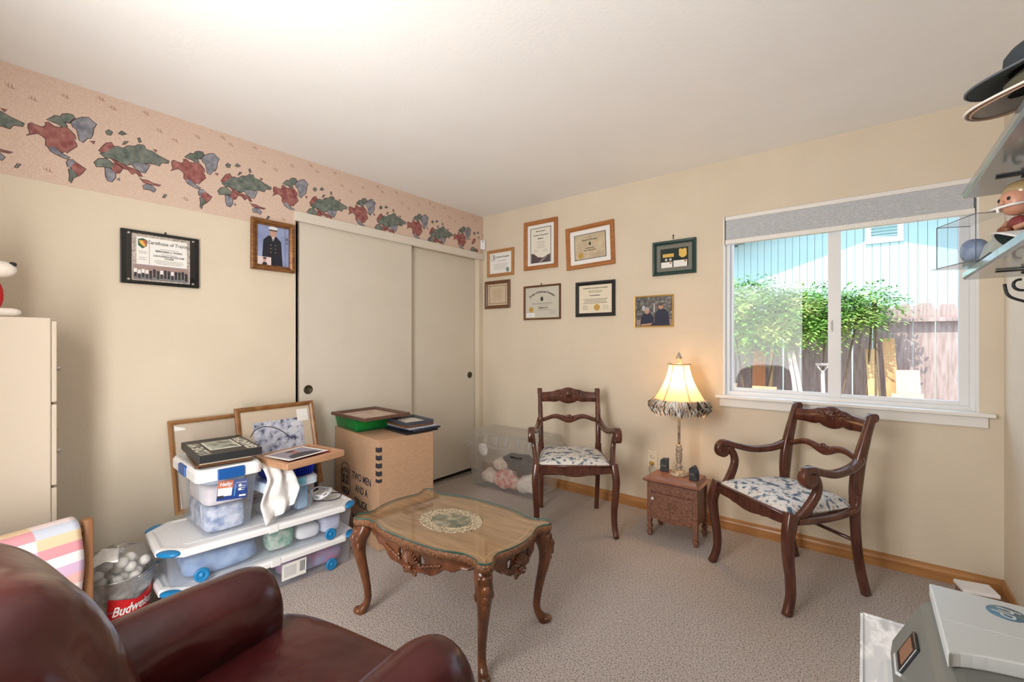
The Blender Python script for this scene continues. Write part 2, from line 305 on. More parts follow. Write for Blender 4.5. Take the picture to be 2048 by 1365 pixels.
for k in range(-2, 6):
    y0 = -2.978 + 0.5175 * k
    mm = MB()
    def put(poly, mi, lift):
        q = [(y0 + a, b) for a, b in poly]
        if min(p[1] for p in q) < 2.09 and max(p[0] for p in q) > -1.82: q = [(a, max(b, 2.086)) for a, b in q]
        if max(p[1] for p in q) - min(p[1] for p in q) < 1e-4: return
        if min(p[0] for p in q) < RY + 0.002 or max(p[0] for p in q) > -0.002: return
        mm.poly([(lift, a, b) for a, b in q], mi)
    for mi, L_ in enumerate((MAP_RED, MAP_GREEN, MAP_BLUE)):
        for p in L_: put(halo(p, 0.0035), 3, 0.0018); put(p, mi, 0.0021 + 0.0001 * mi)
    for (a, b) in MAP_SHIP:
        for q in ([(-.014, -.008), (.012, -.011), (.016, -.006)], [(-.010, -.004), (-.002, -.006), (-.004, .012)], [(.001, -.006), (.010, -.006), (.004, .010)], [(-.016, -.003), (-.012, -.005), (-.013, .006)]):
            put([(a + u, b + v) for u, v in q], 4, 0.0018)
    if mm.v: mm.build('map_print', mats_map, border, fix=False)
# closet: header, doors, track
m = MB(); m.box(-0.005, 0.017, -1.815, -0.001, 2.022, 2.084); struct(m.build('trim_1', mat('cream_header', (0.70, 0.65, 0.57), 0.5), bevel=0.002), 'cream header board over the closet doors')
def closet_door(name, y0, y1, x0, x1, py, lab):
    d = MB(); d.box(x0, x1, y0, y1, 0.03, 2.028); o = struct(d.build(name, door_m, bevel=0.003), lab)
    p = MB(); p.lathe([(0.030, 0.0), (0.030, 0.004), (0.025, 0.006), (0.022, 0.002), (0.0, 0.001)], 24); p.xf(Matrix.Translation((x1, py, 0.921)) @ Matrix.Rotation(RAD(90), 4, 'Y')); p.build('door_pull', bronze_m, o)
closet_door('door_1', -1.772, -0.853, -0.045, -0.012, -1.717, 'off white sliding closet door in front with bronze pull')
closet_door('door_2', -0.90, -0.060, -0.092, -0.058, -0.125, 'off white sliding closet door set back near the corner')
m = MB(); m.box(-0.1, -0.005, -1.803, -0.057, 0.0, 0.012); struct(m.build('trim_2', steel_m), 'low metal track under the closet doors')
# baseboards
def base(name, a, b, axis):
    m = MB(); prof = [(0, 0), (0.013, 0), (0.013, 0.055), (0.010, 0.062), (0.008, 0.075), (0.0, 0.077)]
    if axis == 'x': m.prism([(-p, q) for p, q in prof], a, b, 'x')
    return m
m = MB(); m.prism([(-p, q) for p, q in [(0, 0), (0.014, 0), (0.014, 0.05), (0.010, 0.060), (0.008, 0.076), (0, 0.077)]], 0.0, RW, 'x'); struct(m.build('baseboard_back', oak_m), 'honey oak baseboard below the window wall')
m = MB(); m.prism([(p, q) for p, q in [(0, 0), (0.014, 0), (0.014, 0.05), (0.010, 0.060), (0.008, 0.076), (0, 0.077)]], RY, -1.81, 'y'); struct(m.build('baseboard_left', wood('oak_y', (0.36, 0.16, 0.05), (0.50, 0.25, 0.09), 0.35, 'y')), 'honey oak baseboard along the closet wall')
m = MB(); m.prism([(RW - p, q) for p, q in [(0, 0), (0.014, 0), (0.014, 0.05), (0.010, 0.060), (0.008, 0.076), (0, 0.077)]], RY, -0.014, 'y'); struct(m.build('baseboard_right', MATS['oak_y']), 'honey oak baseboard under the shelves')
# window
win = bpy.data.objects.new('window_1', None); COL.objects.link(win); win.location = (0, 0, 0); struct(win, 'white vinyl sliding window looking onto the side yard')
f = MB()
X0, X1, Z0, Z1 = 2.15, 3.335, 0.885, 2.068
for a in ((X0, X0 + 0.028, Z0, Z1), (X1 - 0.028, X1, Z0, Z1), (X0 + 0.028, X1 - 0.028, Z0, Z0 + 0.024), (X0 + 0.028, X1 - 0.028, Z1 - 0.03, Z1)): f.box(a[0], a[1], 0.045, 0.115, a[2], a[3])
f.build('window_frame', vinyl_m, win, bevel=0.002)
def sash(x0, x1, y0, y1, w, wr, name):
    s = MB(); za, zb = Z0 + 0.024, Z1 - 0.03
    s.box(x0, x0 + w, y0, y1, za, zb); s.box(x1 - wr, x1, y0, y1, za, zb); s.box(x0 + w, x1 - wr, y0, y1, za, za + 0.022); s.box(x0 + w, x1 - wr, y0, y1, zb - 0.035, zb)
    so = s.build(name, vinyl_m, win, bevel=0.002)
    p = MB(); yc = (y0 + y1) / 2; p.box(x0 + w, x1 - wr, yc - 0.002, yc + 0.002, za + 0.022, zb - 0.035); p.build('pane', pane_m, so)
sash(2.178, 2.745, 0.085, 0.112, 0.016, 0.03, 'fixed_sash')
sash(2.716, 3.307, 0.050, 0.078, 0.062, 0.038, 'sliding_sash')
m = MB(); m.box(2.722, 2.738, 0.040, 0.050, 1.30, 1.37); m.box(2.726, 2.734, 0.028, 0.042, 1.31, 1.325); m.box(2.726, 2.734, 0.028, 0.042, 1.345, 1.36); m.box(2.726, 2.734, 0.026, 0.032, 1.31, 1.36); m.build('latch', white_m, win, bevel=0.001)
m = MB(); m.box(2.108, 3.388, -0.045, 0.05, 0.868, 0.886); m.box(2.130, 3.366, -0.016, -0.0005, 0.812, 0.868); m.build('window_sill', white_m, win, bevel=0.003)
m = MB(); m.box(2.15, 2.158, 0.0, 0.05, 0.886, 2.068); m.box(3.327, 3.335, 0.0, 0.05, 0.886, 2.068); m.build('window_reveal', white_m, win)
# cellular shade
sh = thing('cellular_shade', 'grey pleated cellular shade drawn up at the top of the window', 'blind', (2.742, 0.02, 1.885))
m = MB(); m.box(-0.58, 0.58, -0.018, 0.018, 0.158, 0.183); m.build('head_rail', white_m, sh, bevel=0.002)
m = MB(); m.box(-0.58, 0.58, -0.018, 0.018, 0.0, 0.028); m.build('bottom_rail', white_m, sh, bevel=0.003)
pl_m = mat('grey_shade_fabric', (0.62, 0.64, 0.67), 0.8)
m = MB(); n = 16
for i in range(n):
    z0 = 0.028 + 0.130 * i / n; z1 = 0.028 + 0.130 * (i + 1) / n; zm = (z0 + z1) / 2
    m.prism([(-0.014, z0), (-0.019, zm), (-0.014, z1), (0.014, z1), (0.019, zm), (0.014, z0)], -0.575, 0.575, 'x')
m.build('pleated_fabric', pl_m, sh)
# ------------------------------------------------------------------ outside: ground, fence, house, shrubs
dirt_m = mat('dry_dirt', (0.30, 0.24, 0.19), 0.95, 0, (0.42, 0.35, 0.28), 8, bump=0.3)
m = MB(); m.box(-6, 11, 0.2, 12, -0.45, -0.30); struct(m.build('ground', dirt_m), 'dry bare dirt of the side yard')
fence_m = mat('weathered_fence_wood', (0.30, 0.215, 0.185), 0.85, 0, (0.44, 0.335, 0.30), 7, (6, 6, 0.8), bump=0.15)
fence = thing('picket_fence', 'weathered grey brown dog eared picket fence across the side yard', 'fence', (3.0, 2.35, -0.3))
pw = 0.1455
pk = MB(); pk.prism([(-pw / 2, 0), (pw / 2, 0), (pw / 2, 1.84), (pw / 2 - 0.012, 1.868), (pw / 2 - 0.034, 1.887), (-pw / 2 + 0.034, 1.887), (-pw / 2 + 0.012, 1.868), (-pw / 2, 1.84)], 0, 0.018, 'y')
p0 = pk.build('picket', fence_m, fence, bevel=0.002)
for i in range(40):
    o = p0 if i == 0 else link('picket', p0.data, fence)
    o.location = (-2.95 + 0.1485 * i, random.uniform(0, 0.006), random.uniform(-0.012, 0.008)); o.rotation_euler = (0, random.uniform(-0.006, 0.006), 0)
for zr in (1.72, 0.5):
    m = MB(); m.box(-3.05, 3.0, -0.058, -0.003, zr, zr + 0.038); m.build('rail', fence_m, fence, bevel=0.002)
for xp in (-2.4, 0.15, 2.6):
    m = MB(); m.box(xp, xp + 0.09, 0.03, 0.12, 0, 1.7); m.build('post', fence_m, fence)
# neighbouring house with gable end
green_m = mat('pale_green_siding', (0.42, 0.58, 0.53), 0.7, 0, (0.46, 0.62, 0.57), 5, bump=0.05, bscale=60)
house = thing('neighbour_house', 'pale green house gable end with vertical siding behind the fence', 'house', (2.93, 5.5, -0.3))
sb = MB(); sb.box(-0.049, 0.049, 0.0, 0.02, 0, 1.0); s0 = sb.build('siding_board', green_m, house, bevel=0.0)
m = MB(); m.poly([(-4.2, 0.022, 0), (4.2, 0.022, 0), (4.2, 0.022, 2.4), (0, 0.022, 3.8), (-4.2, 0.022, 2.4)]); m.build('wall_panel', green_m, house)
first = True
for i in range(-36, 37):
    x = 0.103 * i; hh = 3.83 - 0.33 * abs(x)
    o = s0 if first else link('siding_board', s0.data, house); first = False
    o.location = (x, 0, 0); o.scale = (1, 1, hh)
rf_m = mat('roof_shingle', (0.16, 0.15, 0.15), 0.9, 0, (0.24, 0.22, 0.21), 30); sof_m = mat('white_soffit', (0.78, 0.78, 0.76), 0.6)
for sgn, nm in ((-1, 'roof_slope'), (1, 'roof_slope')):
    m = MB(); m.prism([(0, 3.86), (sgn * 4.6, 3.86 - 0.33 * 4.6), (sgn * 4.6, 3.98 - 0.33 * 4.6), (0, 3.98)], -0.42, 3.0, 'y'); m.build(nm, rf_m, house)
    m = MB(); m.prism([(0, 3.83), (sgn * 4.6, 3.83 - 0.33 * 4.6), (sgn * 4.6, 3.96 - 0.33 * 4.6), (0, 3.96)], -0.45, -0.42, 'y'); m.build('rake_board', sof_m, house)
vent = MB()
for a in ((-0.03, 0.04, 3.02, 3.40), (0.34, 0.41, 3.02, 3.40), (0.04, 0.34, 3.02, 3.10), (0.04, 0.34, 3.33, 3.40)): vent.box(a[0], a[1], -0.03, 0.0, a[2], a[3])
v = vent.build('gable_vent', sof_m, house, bevel=0.002)
for i in range(5):
    l = MB(); l.box(0, 0.30, -0.004, 0.004, -0.022, 0.022); l.build('louver', green_m, v, loc=(0.04, -0.012, 3.125 + 0.046 * i), rot=(RAD(-40), 0, 0))
# shrubs: sprays of narrow leaves on thin stems
leaf_a = ramp('bright_leaf', [(0.3, (0.07, 0.22, 0.035)), (0.5, (0.22, 0.46, 0.08)), (0.68, (0.62, 0.70, 0.22))], 3.5, 2, 0.5)
stem_m = flat((0.18, 0.12, 0.07), 0.8)
def shrub(x, y, rx, ry, zc, rz, n, seed, lab, base_n=5):
    R = random.Random(seed); t = thing('nandina_shrub', lab, 'shrub', (x, y, -0.3), 0, 'shrubs along the fence')
    st = MB(); lf = MB()
    for k in range(base_n):
        bx, by = R.uniform(-.12, .12), R.uniform(-.05, .05); a = R.uniform(0, 2 * PI)
        st.tube([(bx, by, 0), (bx + 0.3 * rx * math.cos(a), by + 0.3 * ry * math.sin(a), zc * 0.5 + 0.15), (bx + 0.7 * rx * math.cos(a), by + 0.6 * ry * math.sin(a), zc + 0.3)], 0.009, 5)
    for k in range(n):
        while True:
            p = Vector((R.uniform(-1, 1), R.uniform(-1, 1), R.uniform(-1, 1)))
            if 0.25 < p.length < 1: break
        c = Vector((p.x * rx, p.y * ry, zc + 0.3 + p.z * rz)); d = Vector((p.x + R.uniform(-.6, .6), p.y * .6 + R.uniform(-.6, .3), R.uniform(-.5, .5))).normalized()
        side = d.cross(Vector((0, 0, 1))).normalized() if abs(d.z) < .95 else Vector((1, 0, 0))
        for q in range(7):
            s = q / 6 * 0.16; sg = 1 if q % 2 else -1
            b = c + d * s + Vector((0, 0, -0.9 * s * s * 3)); ld = (d * 0.6 + side * sg * 0.8 + Vector((0, 0, R.uniform(-.5, .1)))).normalized(); L = R.uniform(.035, .06)
            wv = ld.cross(Vector((0, 0, 1)) + d * .3).normalized() * L * 0.19
            lf.add([b, b + ld * L * .45 + wv, b + ld * L, b + ld * L * .45 - wv], [(0, 1, 2, 3)])
    st.build('stem', stem_m, t); o = lf.build('foliage', leaf_a, t, fix=False); o['kind'] = 'stuff'; return t
shrub(1.92, 2.02, 0.46, 0.17, 1.53, 0.38, 2300, 3, 'full bright green shrub with yellow new leaves against the fence')
shrub(2.50, 2.05, 0.38, 0.16, 1.52, 0.25, 1500, 5, 'dark green leafy shrub spreading beside the tool handles', 2)
shrub(2.92, 2.08, 0.20, 0.12, 1.60, 0.16, 260, 8, 'small airy green shrub tip in front of bare pickets', 3)
# lumber and tools against the fence
def plank(name, x0, z1, w, dx, zb, col, lab, y=2.28, th=0.02):
    mt = mat('lumber_%s' % name + lab[:6], col, 0.8, 0, tuple(min(1, c * 1.2) for c in col), 8, (6, 6, .8))
    m = MB(); ln = z1 + 0.3
    m.box(0, w, -th, 0, 0, ln)
    o = m.build(name, mt, None, bevel=0.002); o.location = (x0, y - 0.28, -0.3); o.rotation_euler = (RAD(-7.5), RAD(dx), 0); tag(o, lab, 'board', 'lumber leaning on the fence'); return o
plank('fence_board', 2.97, 1.18, 0.085, -3, 0, (0.66, 0.42, 0.20), 'narrow golden new board leaning on the fence')
plank('fence_board', 3.11, 1.28, 0.09, -3.5, 0, (0.56, 0.32, 0.15), 'taller orange brown board leaning behind stacked pine panels', 2.31)
plank('pine_panel', 3.115, 0.78, 0.215, -2, 0, (0.62, 0.37, 0.27), 'wide pinkish pine panel with knots leaning on the fence', 2.22)
plank('pine_panel', 3.15, 0.99, 0.165, -2, 0, (0.68, 0.42, 0.30), 'upper pinkish pine panel behind the wide one', 2.25)
plank('cedar_board', 1.945, 1.15, 0.12, 0, 0, (0.58, 0.24, 0.11), 'red orange cedar board standing among shrub shadows', 2.30)
plank('cedar_board', 2.08, 1.30, 0.03, 1, 0, (0.62, 0.38, 0.18), 'thin tan strip standing beside the red cedar board', 2.31)
plank('scrap_board', 1.72, 0.80, 0.10, 0, 0, (0.62, 0.44, 0.30), 'short tan scrap board low at the fence', 2.2)
plank('scrap_board', 1.98, 0.79, 0.22, 0, 0, (0.64, 0.36, 0.20), 'low wide orange scrap board at the foot of the fence', 2.1)
hand_m = flat((0.60, 0.50, 0.45), 0.7)
def tool(x0, z0, x1, z1, lab, grip, cat='tool'):
    t = thing('garden_tool', lab, cat, (x1, 1.72, -0.3), 0, 'long handled tools by the fence')
    m = MB(); m.tube([(0, 0, 0.22), ((x0 - x1) * .5, .12, (z0 + .3) * .55 + .05), (x0 - x1, .25, z0 + .3)], 0.016, 8); m.build('handle', hand_m, t)
    b = MB(); b.sheet(lambda u, v: ((u - .5) * .2 * (1 - .4 * v * v), -0.03 + 0.06 * abs(u - .5), .26 - .26 * v), 6, 6); b.build('blade', steel_m, t, solid=.003)
    if grip:
        g = MB(); g.tube([(x0 - x1 - .055, .25, z0 + .36), (x0 - x1 + .055, .25, z0 + .36)], .014, 8); g.tube([(x0 - x1 - .05, .25, z0 + .36), (x0 - x1, .25, z0 + .28), (x0 - x1 + .05, .25, z0 + .36)], .008, 6); g.build('grip', hand_m, t)
tool(2.30, 1.13, 2.50, 0.2, 'straight handled shovel leaning over the bundle of tools', False)
tool(2.335, 1.14, 2.56, 0.2, 'straight handled rake shaft beside the shovel', False)
tool(2.325, 0.98, 2.46, 0.2, 'grey curved shaft below the straight handles', False)
tool(2.575, 0.96, 2.62, 0.2, 'short spade with D shaped grip at the window mullion', True)
# ------------------------------------------------------------------ framed pictures
class Ink:
    """flat print: coloured patches gathered into one mesh"""
    def __init__(s): s.mb = MB(); s.mats = []
    def mi(s, m):
        if m not in s.mats: s.mats.append(m)
        return s.mats.index(m)
    def rect(s, x0, x1, z0, z1, m, y): s.mb.poly([(x0, y, z0), (x1, y, z0), (x1, y, z1), (x0, y, z1)], s.mi(m)); return s
    def poly(s, pts, m, y): s.mb.poly([(a, y, b) for a, b in pts], s.mi(m)); return s
    def oval(s, cx, cz, rx, rz, m, y, n=20): return s.poly([(cx + rx * math.cos(2 * PI * i / n), cz + rz * math.sin(2 * PI * i / n)) for i in range(n)], m, y)
    def lines(s, cx, z, w, n, dz, m, y, t=0.0022):
        for i in range(n):
            ww = w * random.uniform(.7, 1); s.rect(cx - ww / 2, cx + ww / 2, z - i * dz - t / 2, z - i * dz + t / 2, m, y)
        return s
    def build(s, parent, name='printed_detail'): return s.mb.build(name, s.mats, parent, fix=False)
def scribble(t, cx, z, w, h, m, y):
    """a line of writing too small to read: a row of word-sized strokes"""
    I = Ink(); x = cx - w / 2
    while x < cx + w / 2 - .004:
        ww = min(random.uniform(.006, .018), cx + w / 2 - x); I.rect(x, x + ww, z, z + h * random.uniform(.7, 1), m, y); x += ww + .0035
    I.build(t, 'small_writing')
def frame_mesh(w, h, fw, d, lip=0.55):
    prof = [(0, 0), (0, d * .85), (fw * .15, d), (fw * .55, d * .92), (fw * .9, d * lip), (fw, d * lip), (fw, 0)]
    m = MB(); rs = []
    for sx, sz in ((-1, -1), (1, -1), (1, 1), (-1, 1)):
        rs.append([(sx * (w / 2 - a), -y, sz * (h / 2 - a)) for a, y in prof])
    m.rings(rs, 0, False, False, True); return m
def picture(name, label, w, h, fw, d, fm, loc, wall='back', tilt=0.0, paper=None, matb=None, matw=0.0, cat='picture frame', group=None, pane=True, lip=.55, rot=None, back=None):
    t = thing(name, label, cat, loc, 0, group, rot=rot or ((0, RAD(tilt), 0) if wall == 'back' else (0, 0, RAD(90))))
    frame_mesh(w, h, fw, d, lip).build('frame', fm, t)
    y = -d * lip * .35
    b = MB(); b.box(-w / 2 + fw * .6, w / 2 - fw * .6, y, -0.0005, -h / 2 + fw * .6, h / 2 - fw * .6); b.build('mat_board' if matw else 'sheet', matb if matw else (paper or cream_m), t)
    if matw and paper:
        p = MB(); p.box(-w / 2 + fw + matw, w / 2 - fw - matw, y - .0012, y, -h / 2 + fw + matw, h / 2 - fw - matw); p.build('sheet', paper, t)
    if pane:
        g = MB(); yg = -d * lip * .8; g.poly([(-w / 2 + fw, yg, -h / 2 + fw), (w / 2 - fw, yg, -h / 2 + fw), (w / 2 - fw, yg, h / 2 - fw), (-w / 2 + fw, yg, h / 2 - fw)]); g.build('glass', fglass_m, t, fix=False)
    return t, y - .0016
def span(x0, x1, z0, z1): return ((x0 + x1) / 2, -0.001, (z0 + z1) / 2), x1 - x0, z1 - z0
GRP = 'framed awards on the window wall'
# 1 small oak certificate by the corner
loc, w, h = span(.064, .385, 1.85, 2.10)
t, y = picture('framed_certificate', 'small light oak framed certificate nearest the closet corner', w, h, .028, .018, oak_m, loc, group=GRP, paper=wpaper_m)
I = Ink(); I.oval(-.09, .055, .03, .03, ginkm, y); I.oval(-.09, .055, .026, .026, wpaper_m, y - .0002); I.lines(0, -.01, .2, 5, .012, ginkm, y); I.oval(.085, -.07, .018, .022, flat((.2, .3, .24)), y); I.build(t)
text('S', .045, ink_m, t, at(-.082, .04, y - .0004), bold=.001); text('Certificate of Completion', .019, ink_m, t, at(.025, .05, y), bold=.0003, sx=.8); scribble(t, .02, .018, .10, .006, ginkm, y)
# 2 small dark brown one
loc, w, h = span(.035, .34, 1.55, 1.81)
t, y = picture('framed_certificate', 'small dark brown framed tan certificate below the light oak one', w, h, .030, .018, brownfr_m, loc, group=GRP, paper=mat('tan_paper', (.62, .50, .36), .7))
I = Ink(); fr = flat((.40, .30, .20))
for a in ((-.105, .105, .078, .086), (-.105, .105, -.086, -.078), (-.105, -.097, -.086, .086), (.097, .105, -.086, .086)): I.rect(*a, fr, y)
I.lines(0, .05, .13, 8, .013, flat((.42, .31, .2)), y, .003); I.build(t)
# 3 tall oak
loc, w, h = span(.506, .855, 1.87, 2.295)
t, y = picture('framed_certificate', 'tall reddish oak framed certificate of appreciation with white mat', w, h, .034, .024, redoak_m, loc, group=GRP, paper=cream_m, matb=wpaper_m, matw=.03)
I = Ink(); I.poly([(-.10, -.15), (.10, -.15), (.10, -.085), (.06, -.10), (.02, -.115), (-.03, -.105), (-.07, -.075), (-.10, -.07)], flat((.10, .07, .075)), y)
I.poly([(-.02, -.15), (.01, -.15), (.07, -.105), (.05, -.107)], flat((.35, .3, .3)), y - .0003)
for a in ((-.108, .108, .145, .15), (-.108, .108, -.155, -.15), (-.108, -.103, -.155, .15), (.103, .108, -.155, .15)): I.rect(*a, ink_m, y - .0002)
I.lines(0, .03, .10, 6, .011, ginkm, y); I.lines(-.05, -.045, .06, 2, .012, ginkm, y); I.lines(.05, -.045, .06, 2, .012, ginkm, y); I.build(t)
scribble(t, 0, .115, .10, .008, ink_m, y); text('Certificate of Appreciation', .0165, ink_m, t, at(0, .08, y), bold=.0004, sx=.9); scribble(t, 0, .05, .06, .009, ink_m, y)
# 4 brown society diploma
loc, w, h = span(.50, .885, 1.43, 1.73)
t, y = picture('framed_diploma', 'thin brown framed grey society diploma with gold seal', w, h, .016, .016, brownfr_m, loc, group=GRP, paper=mat('grey_parchment', (.60, .57, .48), .7))
def arc(p, r=.21, cz=-.125): a = p.x / r; return (math.sin(a) * (r + p.y), y, cz + math.cos(a) * (r + p.y))
text('Society of American Foresters', .026, ink_m, t, None, bold=.0006, bend=lambda p: arc(p), sx=.85)
I = Ink(); I.oval(0, .03, .014, .02, ink_m, y); I.lines(0, -.005, .26, 2, .010, ginkm, y, .003); I.lines(.01, -.03, .16, 1, .01, ginkm, y); I.oval(-.115, -.06, .024, .024, gold_m, y); I.rect(-.165, -.075, -.125, -.09, wpaper_m, y - .0003); I.rect(-.15, -.095, -.11, -.107, flat((.2, .3, .6)), y - .0005); I.lines(.11, -.07, .09, 3, .014, ginkm, y); I.lines(.02, -.065, .14, 1, .01, ginkm, y, .003); I.build(t)
scribble(t, .01, -.052, .095, .010, ink_m, y)
# 5 oak landscape
loc, w, h = span(.945, 1.375, 1.835, 2.18)
t, y = picture('framed_certificate', 'wide oak framed tan certificate in white mat hanging crooked', w, h, .034, .024, redoak_m, loc, tilt=-2.0, group=GRP, paper=mat('mottled_tan_paper', (.52, .42, .28), .7, 0, (.62, .52, .36), 18), matb=wpaper_m, matw=.042)
I = Ink()
for a in ((-.142, .142, .098, .103), (-.142, .142, -.103, -.098), (-.142, -.137, -.103, .103), (.137, .142, -.103, .103)): I.rect(*a, ink_m, y)
I.oval(-.085, -.068, .024, .024, gold_m, y); I.oval(0, .02, .010, .014, ink_m, y); I.lines(0, .075, .14, 1, .01, flat((.36, .25, .14)), y); I.lines(.07, -.065, .11, 3, .012, flat((.3, .22, .14)), y); I.build(t)
text('Board of Forestry', .021, ink_m, t, at(0, .047, y), bold=.0005, sx=.9); scribble(t, 0, -.018, .08, .008, ink_m, y); scribble(t, 0, -.035, .11, .007, ink_m, y)
# 6 black university diploma
loc, w, h = span(1.033, 1.38, 1.44, 1.72)
t, y = picture('framed_diploma', 'black framed cream university diploma with round gold seal', w, h, .028, .018, black_m, loc, group=GRP, paper=mat('diploma_cream', (.80, .72, .56), .7))
I = Ink(); I.lines(0, .065, .17, 2, .011, ink_m, y, .0025); I.lines(0, .0, .22, 4, .011, ink_m, y, .0025); I.oval(.015, -.068, .026, .026, gold_m, y); I.lines(-.09, -.055, .05, 3, .013, ink_m, y); I.lines(.09, -.055, .06, 3, .013, ginkm, y); I.build(t)
text('THE REGENTS OF THE UNIVERSITY OF CALIFORNIA', .0115, ink_m, t, at(0, .083, y), bold=.0003, sx=.82); scribble(t, 0, .025, .10, .007, ink_m, y)
# 7 green badge shadow box
loc, w, h = span(1.678, 1.98, 1.715, 1.958)
t, y = picture('badge_frame', 'dark green framed badge display with gold shield and two cards', w, h, .026, .026, mat('dark_green_frame', (.012, .045, .040), .35), loc, group=GRP, paper=mat('dark_felt', (.02, .035, .03), .9), matb=mat('grey_green_mat', (.20, .20, .17), .8), matw=.028)
I = Ink(); I.rect(-.092, -.012, -.068, -.028, wpaper_m, y); I.rect(-.004, .090, -.068, -.022, wpaper_m, y); I.oval(-.024, -.036, .007, .007, flat((.5, .2, .12)), y - .0003); I.oval(.078, -.03, .008, .008, flat((.5, .2, .12)), y - .0003); I.build(t)
m = MB(); m.box(-.08, 0.0, y - .004, y, .005, .03); m.build('name_bar', gold_m, t, bevel=.001)
m = MB(); m.prism([(.035, .055), (.045, .06), (.06, .052), (.075, .06), (.088, .053), (.09, .01), (.078, -.002), (.063, -.008), (.048, -.002), (.035, .01)], y - .006, y, 'y'); m.build('badge', gold_m, t, bevel=.002)
for i in range(2):
    m = MB(); pts = []
    for k in range(12): a = 2 * PI * k / 12; r = .013 if k % 2 == 0 else .006; pts.append((-.055 + .03 * i + r * math.cos(a), -.012 + r * math.sin(a)))
    m.prism(pts, y - .003, y, 'y'); m.build('collar_pin', mat('silver_pin', (.7, .68, .6), .3, .9), t)
# 8 photo of two people
loc, w, h = span(1.536, 1.826, 1.346, 1.577)
t, y = picture('framed_photo', 'thin gold framed photo of two people in navy shirts outdoors', w, h, .009, .014, gold_m, loc, group=GRP, paper=ramp('photo_trees', [(.3, (.02, .025, .03)), (.55, (.14, .13, .12)), (.72, (.36, .38, .4))], 40, 4, .4))
def torso(I, cx, w_, z0, z1, m, y): I.poly([(cx - w_ * .5, z0), (cx + w_ * .5, z0), (cx + w_ * .42, z1 - .03), (cx + w_ * .18, z1), (cx - w_ * .18, z1), (cx - w_ * .42, z1 - .03)], m, y)
I = Ink(); navy = flat((.012, .016, .05)); skin = flat((.52, .28, .20)); I.rect(-.13, .135, -.105, -.06, flat((.33, .24, .2)), y)
torso(I, -.048, .11, -.105, -.01, navy, y - .0003); torso(I, .06, .115, -.105, .015, navy, y - .0003); I.oval(-.05, .005, .019, .024, skin, y - .0005); I.oval(.053, .035, .018, .023, skin, y - .0005); I.oval(-.05, .018, .019, .013, flat((.4, .38, .36)), y - .0007); I.oval(.053, .05, .019, .012, flat((.09, .07, .06)), y - .0007)
I.poly([(-.105, -.095), (-.085, -.105), (-.02, -.1), (-.01, -.085), (-.05, -.09)], skin, y - .0007); I.rect(.0, .008, -.005, .055, flat((.6, .6, .62)), y - .0002); I.oval(-.075, .025, .013, .02, flat((.5, .5, .52)), y - .0002); I.build(t)
# hooks and nails above the frames
for (hx, hz, lab) in ((1.822, 1.995, 'small dark nail with white hook above the green badge frame'), (.685, 1.742, 'small brass hanger above the society diploma')):
    m = MB(); m.lathe([(0, -.004), (.006, -.004), (.006, .0), (.003, .002), (.0025, .012)], 10); m.xf(Matrix.Translation((hx, -.002, hz)) @ Matrix.Rotation(RAD(90), 4, 'X')); m.box(hx - .003, hx + .003, -.006, 0, hz - .026, hz - .008); tag(m.build('picture_hook', bronze_m), lab, 'hook')
# left wall: training certificate on black plaque
t = thing('certificate_plaque', 'black plaque with acrylic cover over a training certificate on the closet wall', 'plaque', (0.0005, -2.508, 1.668), 90)
w, h = .33, .27
m = MB(); m.box(-w / 2, w / 2, -.018, 0, -h / 2, h / 2); m.build('backboard', mat('black_plaque', (.010, .010, .011), .25), t, bevel=.003)
m = MB(); m.box(-.122, .122, -.0195, -.018, -.118, .118); m.build('photo_border', ramp('group_photo_border', [(.35, (.30, .25, .22)), (.65, (.62, .56, .50))], 120, 2, .6), t)
y = -.0200; I = Ink(); I.rect(-.104, .108, -.035, .104, wpaper_m, y); I.rect(-.118, .116, -.112, -.036, flat((.35, .26, .26)), y); I.rect(-.116, .114, -.112, -.085, flat((.20, .20, .20)), y - .0002)
for i in range(15):
    x = -.108 + .0152 * i; z = -.052 + random.uniform(-.006, .006)
    I.rect(x - .006, x + .006, z - .026, z - .006, wpaper_m if i in (0, 1, 2, 3, 7, 10) else flat((.03, .03, .035)), y - .0004); I.rect(x - .005, x + .005, z - .048, z - .025, ink_m, y - .0004); I.oval(x, z, .005, .006, flat((.4, .24, .18)), y - .0005, 8)
I.rect(-.054, -.052, -.033, .095, ginkm, y - .0002)
I.poly([(-.098, .09), (-.08, .098), (-.062, .09), (-.062, .06), (-.08, .045), (-.098, .06)], flat((.03, .10, .05)), y - .0002); I.poly([(-.094, .086), (-.066, .088), (-.064, .058), (-.074, .056)], flat((.55, .10, .05)), y - .0004); I.poly([(-.095, .085), (-.08, .085), (-.066, .06), (-.075, .055), (-.09, .07)], flat((.75, .45, .10)), y - .0006)
I.lines(-.079, .03, .04, 2, .008, ginkm, y - .0002); I.lines(-.079, .0, .035, 2, .01, ginkm, y - .0002); I.lines(.03, .052, .09, 1, .01, ginkm, y - .0002); I.lines(.03, .025, .08, 1, .01, ginkm, y - .0002); I.lines(.03, -.008, .13, 3, .008, ginkm, y - .0002); I.build(t)
text('Certificate of Training', .0235, ginkm, t, at(.03, .073, y - .0004), bold=.0007, shear=.1, sx=.88); text('BERNARD J. WARD', .0135, ink_m, t, at(.03, .036, y - .0004), bold=.0004); text('S-440 PLANNING SECTION CHIEF', .0105, ink_m, t, at(.03, .012, y - .0004), bold=.0004, sx=.85); text('COURSE', .0105, ink_m, t, at(.03, .0015, y - .0004), bold=.0004)
g = MB(); g.box(-.145, .145, -.026, -.0235, -.125, .125); g.build('acrylic_cover', glass('plaque_acrylic', (1, 1, 1), 1.3), t)
